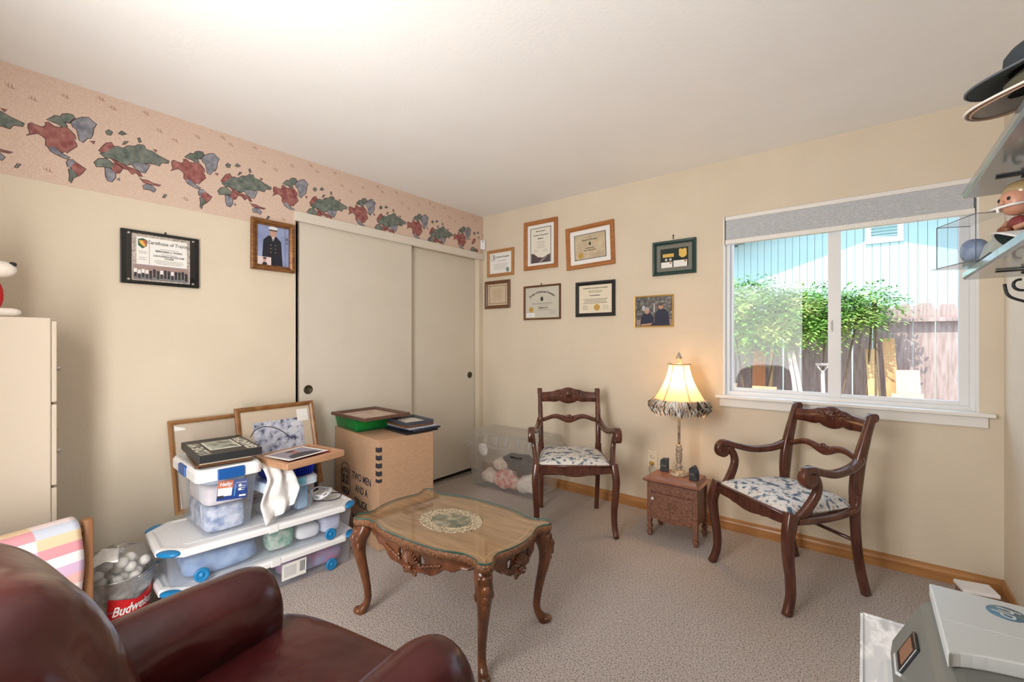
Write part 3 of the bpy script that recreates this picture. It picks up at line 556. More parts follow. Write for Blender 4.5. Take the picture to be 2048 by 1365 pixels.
for sx in (-1, 1):
    for sz in (-1, 1):
        m = MB(); m.lathe([(.006, 0), (.006, .010), (.003, .012)], 10); m.xf(Matrix.Translation((sx * .135, -.018, sz * .115)) @ Matrix.Rotation(RAD(90), 4, 'X')); m.build('standoff', steel_m, t)
m = MB(); m.lathe([(.004, 0), (.004, .006), (.002, .010)], 8); m.xf(Matrix.Translation((0.0005, -2.49, 1.812)) @ Matrix.Rotation(RAD(90), 4, 'Y')); m.box(0, .006, -2.493, -2.487, 1.800, 1.812); tag(m.build('picture_hook', bronze_m), 'small brass hook on top of the black training plaque', 'hook')
# left wall: gold framed portrait
t, y = picture('framed_portrait', 'gold and brown framed portrait photo of a uniformed officer beside the closet', .259, .311, .034, .024, mat('antique_gold_brown', (.30, .14, .04), .3, .35, (.14, .05, .02), 25, (1, 1, 8)), (0.0005, -1.9475, 1.8335), 'left', paper=ramp('blue_studio', [(.35, (.22, .27, .48)), (.65, (.34, .40, .62))], 6, 2, .4))
I = Ink(); navy = flat((.008, .010, .022)); skin = flat((.55, .32, .25)); torso(I, -.005, .125, -.12, .062, navy, y); I.rect(-.05, .045, -.12, -.02, navy, y - .0002); I.oval(0, .078, .020, .026, skin, y - .0003); I.poly([(-.024, .098), (.024, .098), (.027, .115), (0, .124), (-.027, .115)], flat((.8, .8, .82)), y - .0005); I.rect(-.024, .024, .093, .101, ink_m, y - .0006)
I.poly([(-.008, .055), (.008, .055), (0, .02)], wpaper_m, y - .0004); I.rect(-.002, .002, .02, .052, ink_m, y - .0006)
for i in range(3):
    for sx in (-1, 1): I.oval(sx * .014, .005 - .022 * i, .003, .003, gold_m, y - .0006, 8)
I.rect(.072, .074, -.12, .125, flat((.12, .15, .3)), y - .0002); I.oval(.083, .055, .006, .010, flat((.12, .12, .14)), y - .0004); I.oval(.083, .03, .005, .006, flat((.12, .12, .14)), y - .0004)
I.rect(-.092, -.012, -.122, -.072, flat((.75, .62, .62)), y - .0008); I.oval(-.05, -.09, .010, .013, skin, y - .001); I.poly([(-.066, -.121), (-.034, -.121), (-.041, -.104), (-.059, -.104)], ink_m, y - .001); I.oval(-.05, -.080, .011, .006, ink_m, y - .0012); I.build(t)
# motion sensor in the corner, outlet and cord
t = thing('motion_sensor', 'white motion sensor on the wallpaper in the corner', 'sensor', (.018, -.022, 2.165), 45)
m = MB(); m.box(-.024, .024, -.018, .012, -.045, .045); m.build('housing', mat('white_sensor', (.85, .85, .88), .4), t, bevel=.008)
m = MB(); m.box(-.008, .008, -.0195, -.018, .022, .032); m.build('lens_window', flat((.35, .35, .42)), t)
t = thing('wall_outlet', 'ivory duplex wall outlet beside the nightstand', 'outlet', (1.672, -.0005, .378), 0)
m = MB(); m.box(-.036, .036, -.006, 0, -.060, .060); m.build('cover_plate', mat('ivory_plastic', (.76, .68, .54), .4), t, bevel=.003)
for sz in (-1, 1):
    m = MB(); m.lathe([(.017, 0), (.017, .0085), (.0, .0085)], 20, sy=1.0); m.xf(Matrix.Translation((0, 0, sz * .024)) @ Matrix.Rotation(RAD(90), 4, 'X')); r = m.build('receptacle', MATS['ivory_plastic'], t)
    for sx in (-1, 1): m = MB(); m.box(sx * .007 - .0012, sx * .007 + .0012, -.0089, -.0084, sz * .024 - .002, sz * .024 + .008); m.build('slot', ink_m, r)
t = thing('lamp_cord', 'gold lamp cord with plug running from the outlet behind the nightstand', 'cord', (1.672, -.012, .354))
cm = mat('gold_cord', (.42, .26, .05), .4)
m = MB(); m.blob((0, -.012, 0), (.015, .016, .014), .7, 14, 10); m.build('plug', cm, t)
m = MB(); m.tube(spline([(0, -.026, -.004), (-.008, -.036, -.03), (-.004, -.032, -.07), (.02, -.03, -.15), (.10, -.03, -.28), (.2, -.1, -.338), (.33, -.16, -.338), (.45, -.12, -.337), (.43, -.05, -.2)], 6, False), .0028, 6); m.build('cable', cm, t)
# ------------------------------------------------------------------ rose carved armchairs
def make_chair(label, loc, rz):
    t = thing('carved_armchair', label, 'chair', loc, rz, 'pair of rose carved armchairs')
    for s in (-1, 1):
        pts = spline([(s * .245, -.205, .455), (s * .252, -.225, .40), (s * .255, -.236, .345), (s * .250, -.228, .25), (s * .246, -.214, .15), (s * .248, -.216, .07), (s * .254, -.242, 0)], 4, False)
        k = len(pts); rc = []
        for i in range(k):
            u = i / (k - 1); rc.append((.046 - .014 * u, .062 - .026 * min(1, u * 1.6) + .006 * max(0, u - .8) * 5))
        m = MB(); m.tube(pts, 0, rect=rc, up=(0, 1, 0)); m.build('front_leg', cherry_m, t)
        pts = spline([(s * .205, .275, 0), (s * .205, .240, .12), (s * .206, .213, .26), (s * .207, .203, .42), (s * .208, .207, .54), (s * .210, .226, .66), (s * .213, .262, .78), (s * .215, .285, .845), (s * .215, .296, .872)], 4, False)
        k = len(pts); rc = [(.030 + (.004 if .45 < i / (k - 1) < .75 else 0), .040 + .022 * math.exp(-((i / (k - 1) - .55) / .16) ** 2)) for i in range(k)]
        m = MB(); m.tube(pts, 0, rect=rc, up=(0, 1, 0)); m.tube([(s * .198, .299, .868), (s * .232, .299, .868)], .0215, 14); m.build('back_post', cherry_m, t)
        # arm with scroll
        path = [(s * .213, .232, .668), (s * .228, .15, .632), (s * .250, .03, .622), (s * .268, -.07, .642), (s * .278, -.135, .662)]
        path = spline(path, 5, False); cx, cy, cz = s * .281, -.147, .620
        for i in range(1, 23):
            a = PI / 2 + i * (1.75 * PI / 22); r = .042 - .0245 * i / 22
            path.append((cx, cy + r * math.cos(a), cz + r * math.sin(a)))
        k = len(path); rc = [(.040, .034 if i < 20 else max(.018, .034 - .0008 * (i - 20))) for i in range(k)]
        m = MB(); m.tube(path, 0, rect=rc, up=(s, 0.001, 0.001)) if False else m.tube(path, 0, rect=[(b, a) for a, b in rc], up=(1, 0, 0)); m.tube([(cx - .019, cy, cz), (cx + .019, cy, cz)], .024, 16); m.build('arm', cherry_m, t)
        pts = spline([(s * .242, -.165, .425), (s * .252, -.125, .475), (s * .262, -.088, .54), (s * .268, -.088, .59), (s * .274, -.118, .640)], 5, False)
        m = MB(); m.tube(pts, 0, rect=[(.030, .046 - .014 * i / (len(pts) - 1)) for i in range(len(pts))], up=(0, 1, 0)); m.build('arm_support', cherry_m, t)
        pts = spline([(s * .243, -.19, .422), (s * .232, -.05, .412), (s * .218, .10, .416), (s * .209, .19, .435), (s * .209, .205, .50)], 5, False)
        m = MB(); m.tube(pts, 0, rect=[(.030, .056 - .014 * i / (len(pts) - 1)) for i in range(len(pts))], up=(1, 0, 0), sm=True); m.build('side_rail', cherry_m, t)
    n = 40; top = []; bot = []
    for i in range(n + 1):
        x = -.245 + .49 * i / n; u = abs(x) / .245; top.append((x, .452)); bot.append((x, .398 - .018 * max(0, math.cos(u * PI * 1.15)) + .012 * u ** 6 - .006 * math.exp(-((u - .42) / .06) ** 2)))
    m = MB(); m.prism(bot + top[::-1], -.232, -.202, 'y'); m.tube([(-.245, -.228, .447), (.245, -.228, .447)], .008, 8); m.build('front_apron', cherry_m, t)
    m = MB(); m.box(-.20, .20, .19, .215, .395, .445); m.build('back_rail', cherry_m, t, bevel=.003)
    m = MB(); m.tube([(-.206, .222, .265), (.206, .222, .265)], .010, 8); m.build('stretcher', cherry_m, t)
    # crest rail
    def crest(x):
        u = abs(x) / .2
        zt = .866 + .006 * math.cos(u * PI) + .022 * math.exp(-(u / .30) ** 2) + .006 * math.exp(-((u - .42) / .10) ** 2)
        zb = .789 - .016 * math.exp(-(u / .25) ** 2) + .007 * math.exp(-((u - .33) / .07) ** 2) - .003 * math.exp(-((u - .55) / .12) ** 2)
        return zt, zb, .283 + .022 * (1 - u * u)
    rs = []
    for i in range(49):
        x = -.207 + .414 * i / 48; zt, zb, y = crest(x); zm = (zt + zb) / 2
        rs.append([(x, y - .011 - .012 * .5, zb + .004), (x, y - .015, zm), (x, y - .007, zt - .003), (x, y + .002, zt), (x, y + .012, zt - .004), (x, y + .006, zm), (x, y + .004, zb + .002), (x, y - .006, zb)])
    m = MB(); m.rings(rs); m.build('crest_rail', cherry_m, t)
    m = MB(); yc = .2895
    m.blob((0, yc, .846), (.022, .014, .022), .9, 14, 8)
    for k in range(7): a = 2 * PI * k / 7; m.blob((.019 * math.cos(a), yc + .001, .846 + .019 * math.sin(a)), (.011, .009, .011), .9, 10, 6)
    for s in (-1, 1):
        for k, (dx, dz, rr) in enumerate(((.045, .008, 25), (.050, -.014, -25), (.072, .010, 15), (.078, -.010, -20), (.098, .002, 0), (.116, .0, 5), (.036, .026, 50))):
            R = Matrix.Rotation(RAD(-s * rr), 3, 'Y'); m.blob((s * dx, yc + .001 + .001 * k * .6, .843 + dz), (.017, .007, .0075), .9, 12, 6, rot=R)
    m.build('rose_carving', cherry_m, t)
    # middle rail
    rs = []
    for i in range(49):
        x = -.207 + .414 * i / 48; u = abs(x) / .207; z = .662 + .024 * (1 - math.cos(2 * PI * min(1, u * 1.0))) / 2 * 1.0; hh = .016 + .010 * math.exp(-(u / .33) ** 2); y = .232 + .018 * (1 - u * u)
        rs.append([tuple((x, y + .010 * math.cos(a), z + hh * math.sin(a))) for a in [2 * PI * q / 10 for q in range(10)]])
    m = MB(); m.rings(rs); m.build('middle_rail', cherry_m, t)
    m = MB()
    for dx, dz, r in ((0, .022, .017), (.02, .017, .013), (-.02, .017, .013), (.04, .012, .010), (-.04, .012, .010), (.058, .010, .008), (-.058, .010, .008)): m.blob((dx, .244, .664 + dz), (r, .010, r * .85), .9, 12, 8)
    m.build('flower_carving', cherry_m, t)
    def cush(u, v, up):
        x = (u - .5) * 2; y = (v - .5) * 2; wd = .240 - .032 * v
        e = max(abs(x), abs(y)); k = (1 - abs(x) ** 5) * (1 - abs(y) ** 5)
        rx = math.copysign(1 - .03 * abs(y) ** 6, x) * abs(x)
        return (rx * wd, -.222 + .425 * v, .440 + (.050 * k ** .5 if up else -.004))
    m = MB(); m.sheet(lambda u, v: cush(u, v, True), 24, 22); m.sheet(lambda u, v: cush(u, v, False), 4, 4); m.build('seat_cushion', seat_m, t)
    return t
make_chair('dark carved armchair with floral seat in front of the clear tote', (1.315, -.545, 0), 36.0)
make_chair('dark carved armchair with floral seat standing under the window', (2.562, -.495, 0), -38.5)
# ------------------------------------------------------------------ carved coffee table
T = thing('coffee_table', 'carved walnut coffee table with scalloped glass covered top', 'table', (1.425, -1.79, 0), 3.5)
q = [(0, -.262), (.12, -.258), (.20, -.242), (.265, -.222), (.315, -.226), (.352, -.246), (.385, -.236), (.398, -.205), (.380, -.175), (.372, -.140), (.388, -.085), (.398, -.03)]
full = q + [(x, -y) for x, y in reversed(q) if True] ; full = q + [(x, -y) for x, y in q[::-1]] + [(-x, -y) for x, y in q[1:]] + [(-x, y) for x, y in q[::-1][:-1]]
outl = spline(full, 4, True)
def inset(P, d): return halo([tuple(p[:2]) for p in P], -d)
m = MB(); m.prism(inset(outl, .006), .408, .436, 'z'); m.build('table_top', ttop_m, T)
m = MB(); o1, o2 = [tuple(p[:2]) for p in outl], inset(outl, .012)
m.rings([[(x, y, z) for x, y in ring] for ring, z in ((inset(outl, .014), .402), (inset(outl, .003), .408), (o1, .420), (inset(outl, .001), .432), (inset(outl, .007), .4375), (inset(outl, .012), .4365))], cap=False)
m.build('edge_moulding', mat('carved_edge', (.10, .035, .012), .32, 0, (.25, .11, .045), 130, bump=.7, bscale=120), T)
ln = MB(); a, b = inset(outl, .034), inset(outl, .037); n = len(a); ln.add([(x, y, .4366) for x, y in a] + [(x, y, .4366) for x, y in b], [(i, (i + 1) % n, n + (i + 1) % n, n + i) for i in range(n)]); ln.build('inlay_line', flat((.62, .44, .24)), T, fix=False)
m = MB(); m.prism(inset(outl, .004), .4385, .4445, 'z', 0, 1); m.build('glass_top', [tglass_m, gedge_m], T)
ov = lambda r, z: [(r * 1.0 * math.cos(2 * PI * i / 48), r * .78 * math.sin(2 * PI * i / 48), z) for i in range(48)]
m = MB(); m.rings([ov(.158, .4362), ov(.158, .4378), ov(.150, .4382), ov(.146, .4372), ov(.105, .4372), ov(.102, .4380), ov(.097, .4368)], cap=False); m.build('oval_ring', ramp('cream_filigree', [(.42, (.12, .06, .03)), (.5, (.62, .50, .34)), (.7, (.76, .66, .48))], 110, 2, .45), T)
m = MB(); m.poly(ov(.099, .4368)); m.build('oval_painting', ramp('pastoral_painting', [(.32, (.03, .045, .035)), (.48, (.16, .17, .12)), (.58, (.45, .36, .26)), (.72, (.40, .45, .36))], 16, 4, .4), T, fix=False)
for sx in (-1, 1):
    for sy in (-1, 1):
        d = Vector((sx * .78, sy * .62, 0)); c = Vector((sx * .335, sy * .195, 0))
        prof = [(.405, .004, .032), (.37, .022, .036), (.33, .036, .033), (.27, .034, .026), (.20, .018, .0205), (.13, .004, .0175), (.075, -.002, .0165), (.040, .006, .017), (.018, .022, .021), (.0, .030, .022)]
        pts = spline([tuple(c + d * o + Vector((0, 0, z))) for z, o, r in prof], 3, False); rr = [prof[min(len(prof) - 1, i // 3)][2] * (1 - (i % 3) / 3) + prof[min(len(prof) - 1, i // 3 + 1)][2] * ((i % 3) / 3) for i in range(len(pts))]
        m = MB(); m.tube(pts, rr, 12, up=(d.x, d.y, 0)); m.blob(tuple(c + d * .040 + Vector((0, 0, .014))), (.024, .022, .014), .8, 14, 8); lg = m.build('leg', walnut_m, T)
        m = MB()
        for k, (z, o, r) in enumerate(((.375, .05, .018), (.345, .062, .017), (.315, .062, .014), (.285, .056, .011))): m.blob(tuple(c + d * o + Vector((0, 0, z))), (r, r, r * 1.3), .9, 10, 8)
        for s2 in (-1, 1):
            pd = Vector((-d.y, d.x, 0)) * s2
            for k in range(3): m.blob(tuple(c + d * (.045 - .006 * k) + pd * (.018 + .004 * k) + Vector((0, 0, .375 - .03 * k))), (.012, .012, .02), .9, 8, 6)
        m.build('knee_carving', walnut_m, lg)
def apron(L, yf, nm, rot):
    """carved apron strip of half length L; yf(x) its distance out; two pierced holes beside a shell"""
    NU, NV = 96, 18; vs = []; fs = []
    def zb(u):
        a = abs(u); base = .388 - .082 * (max(0, 1 - a / .92) ** .75); return base + .006 * math.sin(a * 26) * (a > .3) + .010 * math.exp(-((a - .62) / .07) ** 2) - .012 * math.exp(-((a - .34) / .06) ** 2) - .006 * math.exp(-(a / .08) ** 2)
    for j in range(NV + 1):
        for i in range(NU + 1):
            u = -1 + 2 * i / NU; v = j / NV; z = zb(u) * (1 - v) + .410 * v; x = u * L; vs.append((x, -yf(x) + .006 * math.sin(v * PI), z))
    for j in range(NV):
        for i in range(NU):
            u = -1 + 2 * (i + .5) / NU; v = (j + .5) / NV
            if ((abs(u) * L - .060) / .016) ** 2 + ((v - .50) / .27) ** 2 < 1: continue
            a = j * (NU + 1) + i; fs.append((a, a + 1, a + NU + 2, a + NU + 1))
    m = MB(); m.add(vs, fs, 0, True); o = m.build(nm, walnut_m, T, solid=.016, rot=rot)
    s = MB(); y0 = -yf(0) - .006
    for k in range(9):
        a = RAD(-64 + 16 * k); s.blob((.030 * math.sin(a), y0, .336 + .034 * math.cos(a)), (.0065, .009, .026), .9, 8, 8, rot=Matrix.Rotation(a, 3, 'Y'))
    s.blob((0, y0 - .002, .326), (.014, .010, .012), .9, 12, 8)
    s.build('shell_carving', walnut_m, o)
    for sg in (-1, 1):
        s = MB(); s.tube([(sg * (.026 + .012 * math.cos(a)), y0, .312 + .012 * math.sin(a)) for a in [q * .7 for q in range(9)]], .005, 6)
        for k in range(5 if L > .2 else 3): x = sg * (.070 + .020 * k); s.blob((x, -yf(x) - .004, .345 + .006 * k), (.016, .007, .0075), .9, 10, 6, rot=Matrix.Rotation(RAD(-sg * (35 - 4 * k)), 3, 'Y'))
        s.build('leaf_carving', walnut_m, o)
apron(.312, lambda x: .238 - .045 * (abs(x) / .31) ** 2.5, 'apron', None); apron(.312, lambda x: .238 - .045 * (abs(x) / .31) ** 2.5, 'apron', (0, 0, PI))
apron(.172, lambda x: .370 - .025 * (abs(x) / .17) ** 2, 'end_apron', (0, 0, PI / 2)); apron(.172, lambda x: .370 - .025 * (abs(x) / .17) ** 2, 'end_apron', (0, 0, -PI / 2))
# ------------------------------------------------------------------ nightstand, lamp, bookends
N = thing('carved_nightstand', 'small carved brown nightstand with white knob under the lamp', 'nightstand', (1.948, -.305, 0), 0)
W2, D2 = .155, .112
for sx in (-1, 1):
    for sy in (-1, 1):
        m = MB(); x, y = sx * (W2 - .014), sy * (D2 - .014); m.box(x - .014, x + .014, y - .014, y + .014, .085, .345)
        for z, r in ((.0, .011), (.018, .016), (.034, .010), (.050, .016), (.066, .011)): m.box(x - r, x + r, y - r, y + r, z, z + .019)
        m.build('leg', stand_m, N, bevel=.002)
m = MB(); m.box(-W2 + .010, W2 - .010, -D2 + .010, D2 - .004, .115, .345); m.build('cabinet_body', stand_m, N)
m = MB(); m.box(-W2 + .026, W2 - .026, -D2 + .001, -D2 + .012, .285, .343); m.build('frieze_panel', stand_m, N, bevel=.002)
d = MB(); d.box(-W2 + .028, W2 - .028, -D2 - .001, -D2 + .011, .135, .278); dr = d.build('door', stand_m, N, bevel=.002)
m = MB(); m.tube([(.004 + .024 * math.cos(a), -D2 - .002, .212 + .024 * math.sin(a)) for a in [2 * PI * k / 24 for k in range(24)]], .004, 6, closed=True); m.tube([(.004 + .011 * math.cos(a), -D2 - .002, .212 + .011 * math.sin(a)) for a in [2 * PI * k / 16 for k in range(16)]], .003, 6, closed=True); m.build('rosette', stand_m, dr)
m = MB(); m.lathe([(.005, 0), (.005, .006), (.010, .009), (.010, .014), (.003, .016), (.003, .018), (0, .018)], 14); m.xf(Matrix.Translation((-W2 + .040, -D2 - .001, .245)) @ Matrix.Rotation(RAD(90), 4, 'X')); tag(m.build('knob', mat('white_porcelain', (.85, .84, .80), .2), dr), 'white porcelain knob')
n = 24; bt = []
for i in range(n + 1): x = -W2 + .028 + (2 * W2 - .056) * i / n; bt.append((x, .118 - .014 * math.sin(PI * i / n) ** 2))
m = MB(); m.prism(bt + [(W2 - .028, .137), (-W2 + .028, .137)], -D2 + .001, -D2 + .010, 'y'); m.build('skirt', stand_m, N)
m = MB(); m.taper((-W2 - .004, W2 + .004, -D2 - .004, D2), (-W2 - .022, W2 + .022, -D2 - .022, D2 + .004), .345, .357); m.box(-W2 - .022, W2 + .022, -D2 - .022, D2 + .004, .357, .363); m.taper((-W2 + .004, W2 - .004, -D2 + .004, D2), (-W2 + .014, W2 - .014, -D2 + .014, D2 - .008), .363, .385); m.build('top', standtop_m, N)
LX, LY = 1.955, -.292
Lp = thing('table_lamp', 'lit table lamp with feather trimmed bell shade on the nightstand', 'lamp', (LX, LY, .385), 12)
dis = mat('distressed_cream_metal', (.60, .50, .38), .4, .2, (.28, .20, .13), 60)
m = MB(); m.lathe([(.055, 0), (.056, .006), (.050, .012), (.044, .020), (.043, .026), (.022, .032), (.014, .040), (.019, .050), (.024, .056), (.016, .062), (.013, .072), (.019, .105), (.021, .135), (.017, .150), (.021, .158), (.022, .168), (.015, .178), (.019, .188), (.020, .194), (.009, .198)], 24); m.build('base', dis, Lp)
m = MB(); m.lathe([(.0085, .19), (.0085, .56)], 14); m.build('stem', dis, Lp)
shade = mat('amber_silk_shade', (.80, .68, .48), .7, 0, (.86, .76, .58), 14)
nt = shade.node_tree; bs = nt.nodes['Principled BSDF']; tr = nt.nodes.new('ShaderNodeBsdfTranslucent'); mx = nt.nodes.new('ShaderNodeMixShader'); mx.inputs[0].default_value = .6; tr.inputs[0].default_value = (.92, .78, .56, 1)
nt.links.new(bs.outputs[0], mx.inputs[1]); nt.links.new(tr.outputs[0], mx.inputs[2]); nt.links.new(mx.outputs[0], nt.nodes['Material Output'].inputs[0])
def hexr(r, z, bul=0.0): 
    out = []
    for i in range(36):
        a = 2 * PI * i / 36; k = (a % (PI / 3)) - PI / 6; out.append((r * math.cos(PI / 6) / math.cos(k) * math.cos(a), r * math.cos(PI / 6) / math.cos(k) * math.sin(a), z))
    return out
m = MB(); m.rings([hexr(.064 + .098 * (1 - u) ** 1.7, .475 + .235 * u) for u in [k / 10 for k in range(11)]], cap=False); sh = m.build('shade', shade, Lp)
for k in range(6):
    a = PI / 3 * k; m = MB(); m.tube([((.065 + .098 * (1 - u) ** 1.7) * math.cos(a), (.065 + .098 * (1 - u) ** 1.7) * math.sin(a), .475 + .235 * u) for u in [q / 8 for q in range(9)]], .0022, 6); m.build('seam_trim', flat((.45, .26, .12)), sh)
for z, r in ((.710, .066), (.475, .164)):
    m = MB(); rr = hexr(r, z); m.tube(rr, .004, 6, closed=True); m.build('rim_trim', flat((.40, .27, .17)), sh)
m = MB(); m.lathe([(.006, .70), (.010, .715), (.018, .722), (.015, .745), (.020, .750), (.012, .765), (.004, .785), (.0, .786)], 10); m.build('finial', dis, Lp)
# feather fringe: many soft barbs
fe = MB(); R = random.Random(4)
for k in range(1500):
    a = R.uniform(0, 2 * PI); z0 = .478 + R.uniform(-.02, .012); r0 = .152 + R.uniform(-.010, .012); L = R.uniform(.04, .085); o = R.uniform(.002, .034)
    ca, sa = math.cos(a), math.sin(a); tz = R.uniform(-.35, .35); w = R.uniform(.004, .008)
    p0 = Vector((r0 * ca, r0 * sa, z0)); p1 = Vector(((r0 + o) * ca - sa * tz * L * .5, (r0 + o) * sa + ca * tz * L * .5, z0 - L * .5)); p2 = Vector(((r0 + o * .3 - .012) * ca - sa * tz * L, (r0 + o * .3 - .012) * sa + ca * tz * L, z0 - L)); tv = Vector((-sa, ca, 0)) * w
    fe.add([p0 - tv * .5, p0 + tv * .5, p1 + tv, p2, p1 - tv], [(0, 1, 2, 3, 4)], R.choice((0, 0, 0, 1, 2, 2, 2)), True)
fo = fe.build('feather_fringe', [mat('feather_orange', (.62, .46, .32), .9), mat('feather_dark', (.10, .07, .06), .9), mat('feather_white', (.88, .84, .80), .9)], Lp, fix=False); fo['kind'] = 'stuff'
m = MB(); m.blob((0, 0, .60), (.028, .028, .036), 1.0, 16, 10); m.build('bulb', mat('glowing_bulb', (1, .8, .5), .4, emit=(1, .66, .30), estr=14), Lp)
lamp = light('lamp_light', 'POINT', 6.5, (1, .60, .28), (LX, LY, .385 + .60), (0, 0, 0), shadow_soft_size=.04)
stone = mat('dark_slate_stone', (.022, .026, .030), .6, 0, (.05, .06, .07), 40, bump=.2)
def bookend(lab, x, y, rz, peak):
    t = thing('stone_bookend', lab, 'bookend', (x, y, .3852), rz, 'two stone bookends on the nightstand')
    m = MB()
    if peak: m.prism([(-.024, 0), (.026, 0), (.026, .052), (.012, .082), (.002, .092), (-.012, .080), (-.024, .070)], -.020, .020, 'y')
    else: m.prism([(-.026, 0), (.024, 0), (.024, .088), (.014, .084), (-.010, .083), (-.024, .074), (-.026, .060)], -.020, .020, 'y')
    m.build('stone_block', stone, t, bevel=.003)
    g = flat((.16, .14, .12))
    scribble(t, 0, .032, .034, .014, g, -.0207)
bookend('upright dark stone bookend between the outlet and the lamp', 1.853, -.262, 8, False)
bookend('dark stone bookend with a bluish pointed top right of the lamp', 2.062, -.345, -8, True)
# ------------------------------------------------------------------ leather armchair
A = thing('leather_armchair', 'burgundy leather armchair with rolled arms and wrinkled back', 'armchair', (1.875, -2.80, 0), 8)
def roll(s):
    """padded arm: round roll along y with a flat face at the front"""
    rs = []; K = 26
    for k in range(K + 1):
        y = -.36 + .575 * k / K; e = 1.0
        if k > K - 5: e = math.sqrt(max(0.05, 1 - ((k - (K - 5)) / 5.2) ** 2)) * .35 + .65
        if k < 3: e = .8 + .2 * k / 3
        r = []
        for i in range(28):
            a = 2 * PI * i / 28; x = .105 * e * math.cos(a); z = .125 * e * math.sin(a)
            if math.sin(a) < 0: z *= 2.0; x *= .95
            w = 1 + .035 * noise.noise(Vector((x * 12, y * 9, z * 12 + s * 5))) + .025 * math.sin(y * 60 + 6 * math.sin(a)) * max(0, k / K - .55) * max(0, math.cos(a) * -s + .4)
            r.append(((s * .285 if s < 0 else .335) + x * w, y + (.03 if s > 0 else 0), .505 + z * w))
        rs.append(r)
    m = MB(); m.rings(rs); return m.build('arm', leather_m, A, subd=1)
roll(-1); roll(1)
m = MB(); m.blob((0, .055, .375), (.335, .265, .10), .42, 40, 20, amp=.05, fr=5, seed=2.0); m.build('seat_cushion', leather_m, A, subd=1)
def backshape():
    rs = []; NU, NV = 48, 30
    m = MB()
    def sp(v, p): return math.copysign(abs(v) ** p, v)
    for j in range(1, NV):
        ph = -PI / 2 + PI * j / NV; r = []
        for i in range(NU):
            th = 2 * PI * i / NU
            x = .325 * sp(math.cos(ph), .55) * sp(math.cos(th), .6); y = .165 * sp(math.cos(ph), .6) * sp(math.sin(th), .8); z = .33 * sp(math.sin(ph), .65)
            f = 1 + .05 * noise.noise(Vector((x * 5, y * 5, z * 5)))
            q = x * 4.5 + z * 2.2 + noise.noise(Vector((x * 3, z * 3, 7))) * 1.3
            fold = .030 * abs(math.sin(q * 2.6)) ** .8 * (1 if y > -.05 else .3)
            y2 = y * f + (fold if y > 0 else -fold)
            r.append((x * f - .07, -.385 + y2 - .16 * z, .600 + z * f))
        rs.append(r)
    m.rings(rs); return m
backshape().build('backrest', leather_m, A, subd=1)
m = MB(); m.box(-.33, .33, -.42, .24, .05, .28); m.build('base', leather_m, A, bevel=.03)
for sx in (-1, 1):
    for y in (-.38, .2): m = MB(); m.lathe([(.02, 0), (.028, .05)], 12, (sx * .3, y, 0)); m.build('foot', cherry_m, A)
# ------------------------------------------------------------------ filing cabinet with plush dog
C = thing('filing_cabinet', 'tall beige metal filing cabinet against the closet wall', 'cabinet', (.204, -3.262, 0))
m = MB(); m.box(-.188, .19, -.285, .315, 0, 1.335); m.build('cabinet_body', cab_m, C, bevel=.004)
for k in range(4):
    z = .02 + .328 * k; d = MB(); d.box(-.182, .182, .315, .332, z, z + .318); dr = d.build('drawer', cab_m, C, bevel=.003)
    m = MB(); m.box(-.05, .05, .332, .336, z + .19, z + .215); m.tube([(-.045, .334, z + .20), (-.045, .346, z + .20), (.045, .346, z + .20), (.045, .334, z + .20)], .004, 6); m.build('handle', steel_m, dr)
    m = MB(); m.lathe([(.010, 0), (.010, .006), (.007, .014), (0, .015)], 12); m.xf(Matrix.Translation((.155, .332, z + .13)) @ Matrix.Rotation(RAD(-90), 4, 'X')); m.build('thumb_latch', steel_m, dr)
D = thing('plush_dog', 'white plush dog in a red shirt sitting on the filing cabinet', 'toy', (.27, -3.083, 1.3355), 0)
plush = mat('white_plush', (.86, .80, .72), .95, bump=.3, bscale=150)
m = MB(); m.blob((0, -.03, .085), (.06, .05, .075), .9, 20, 14); m.build('shirt', mat('red_knit', (.62, .008, .012), .8, bump=.2, bscale=200), D)
m = MB(); m.blob((0, -.045, .20), (.06, .06, .06), 1, 20, 14); m.blob((.012, .010, .185), (.036, .045, .032), 1, 20, 14); m.build('head', plush, D)
m = MB(); m.blob((.014, .042, .206), (.017, .012, .010), .9, 14, 8); m.build('nose', black_m, D)
for s in (-1, 1):
    m = MB(); m.blob((s * .05, -.04, .245), (.020, .035, .045), .9, 14, 10); m.build('ear', mat('brown_plush', (.28, .10, .03), .95), D)
    m = MB(); m.blob((s * .04, .025, .018), (.025, .040, .018), .9, 14, 8); m.build('foot', plush, D)
    m = MB(); m.blob((s * .02, -.005, .225), (.006, .006, .008), 1, 8, 6); m.build('eye', black_m, D)
m = MB(); m.sheet(lambda u, v: (.3905 + .012 * math.sin(u * PI) , -3.19 + .11 * u - .02 * v, .80 + .03 * u * (1 - u) * 2 + .055 * v - .05 * u), 8, 4); tag(m.build('paper_scrap', wpaper_m, solid=.001), 'curled white paper scrap stuck to the side of the filing cabinet', 'paper')
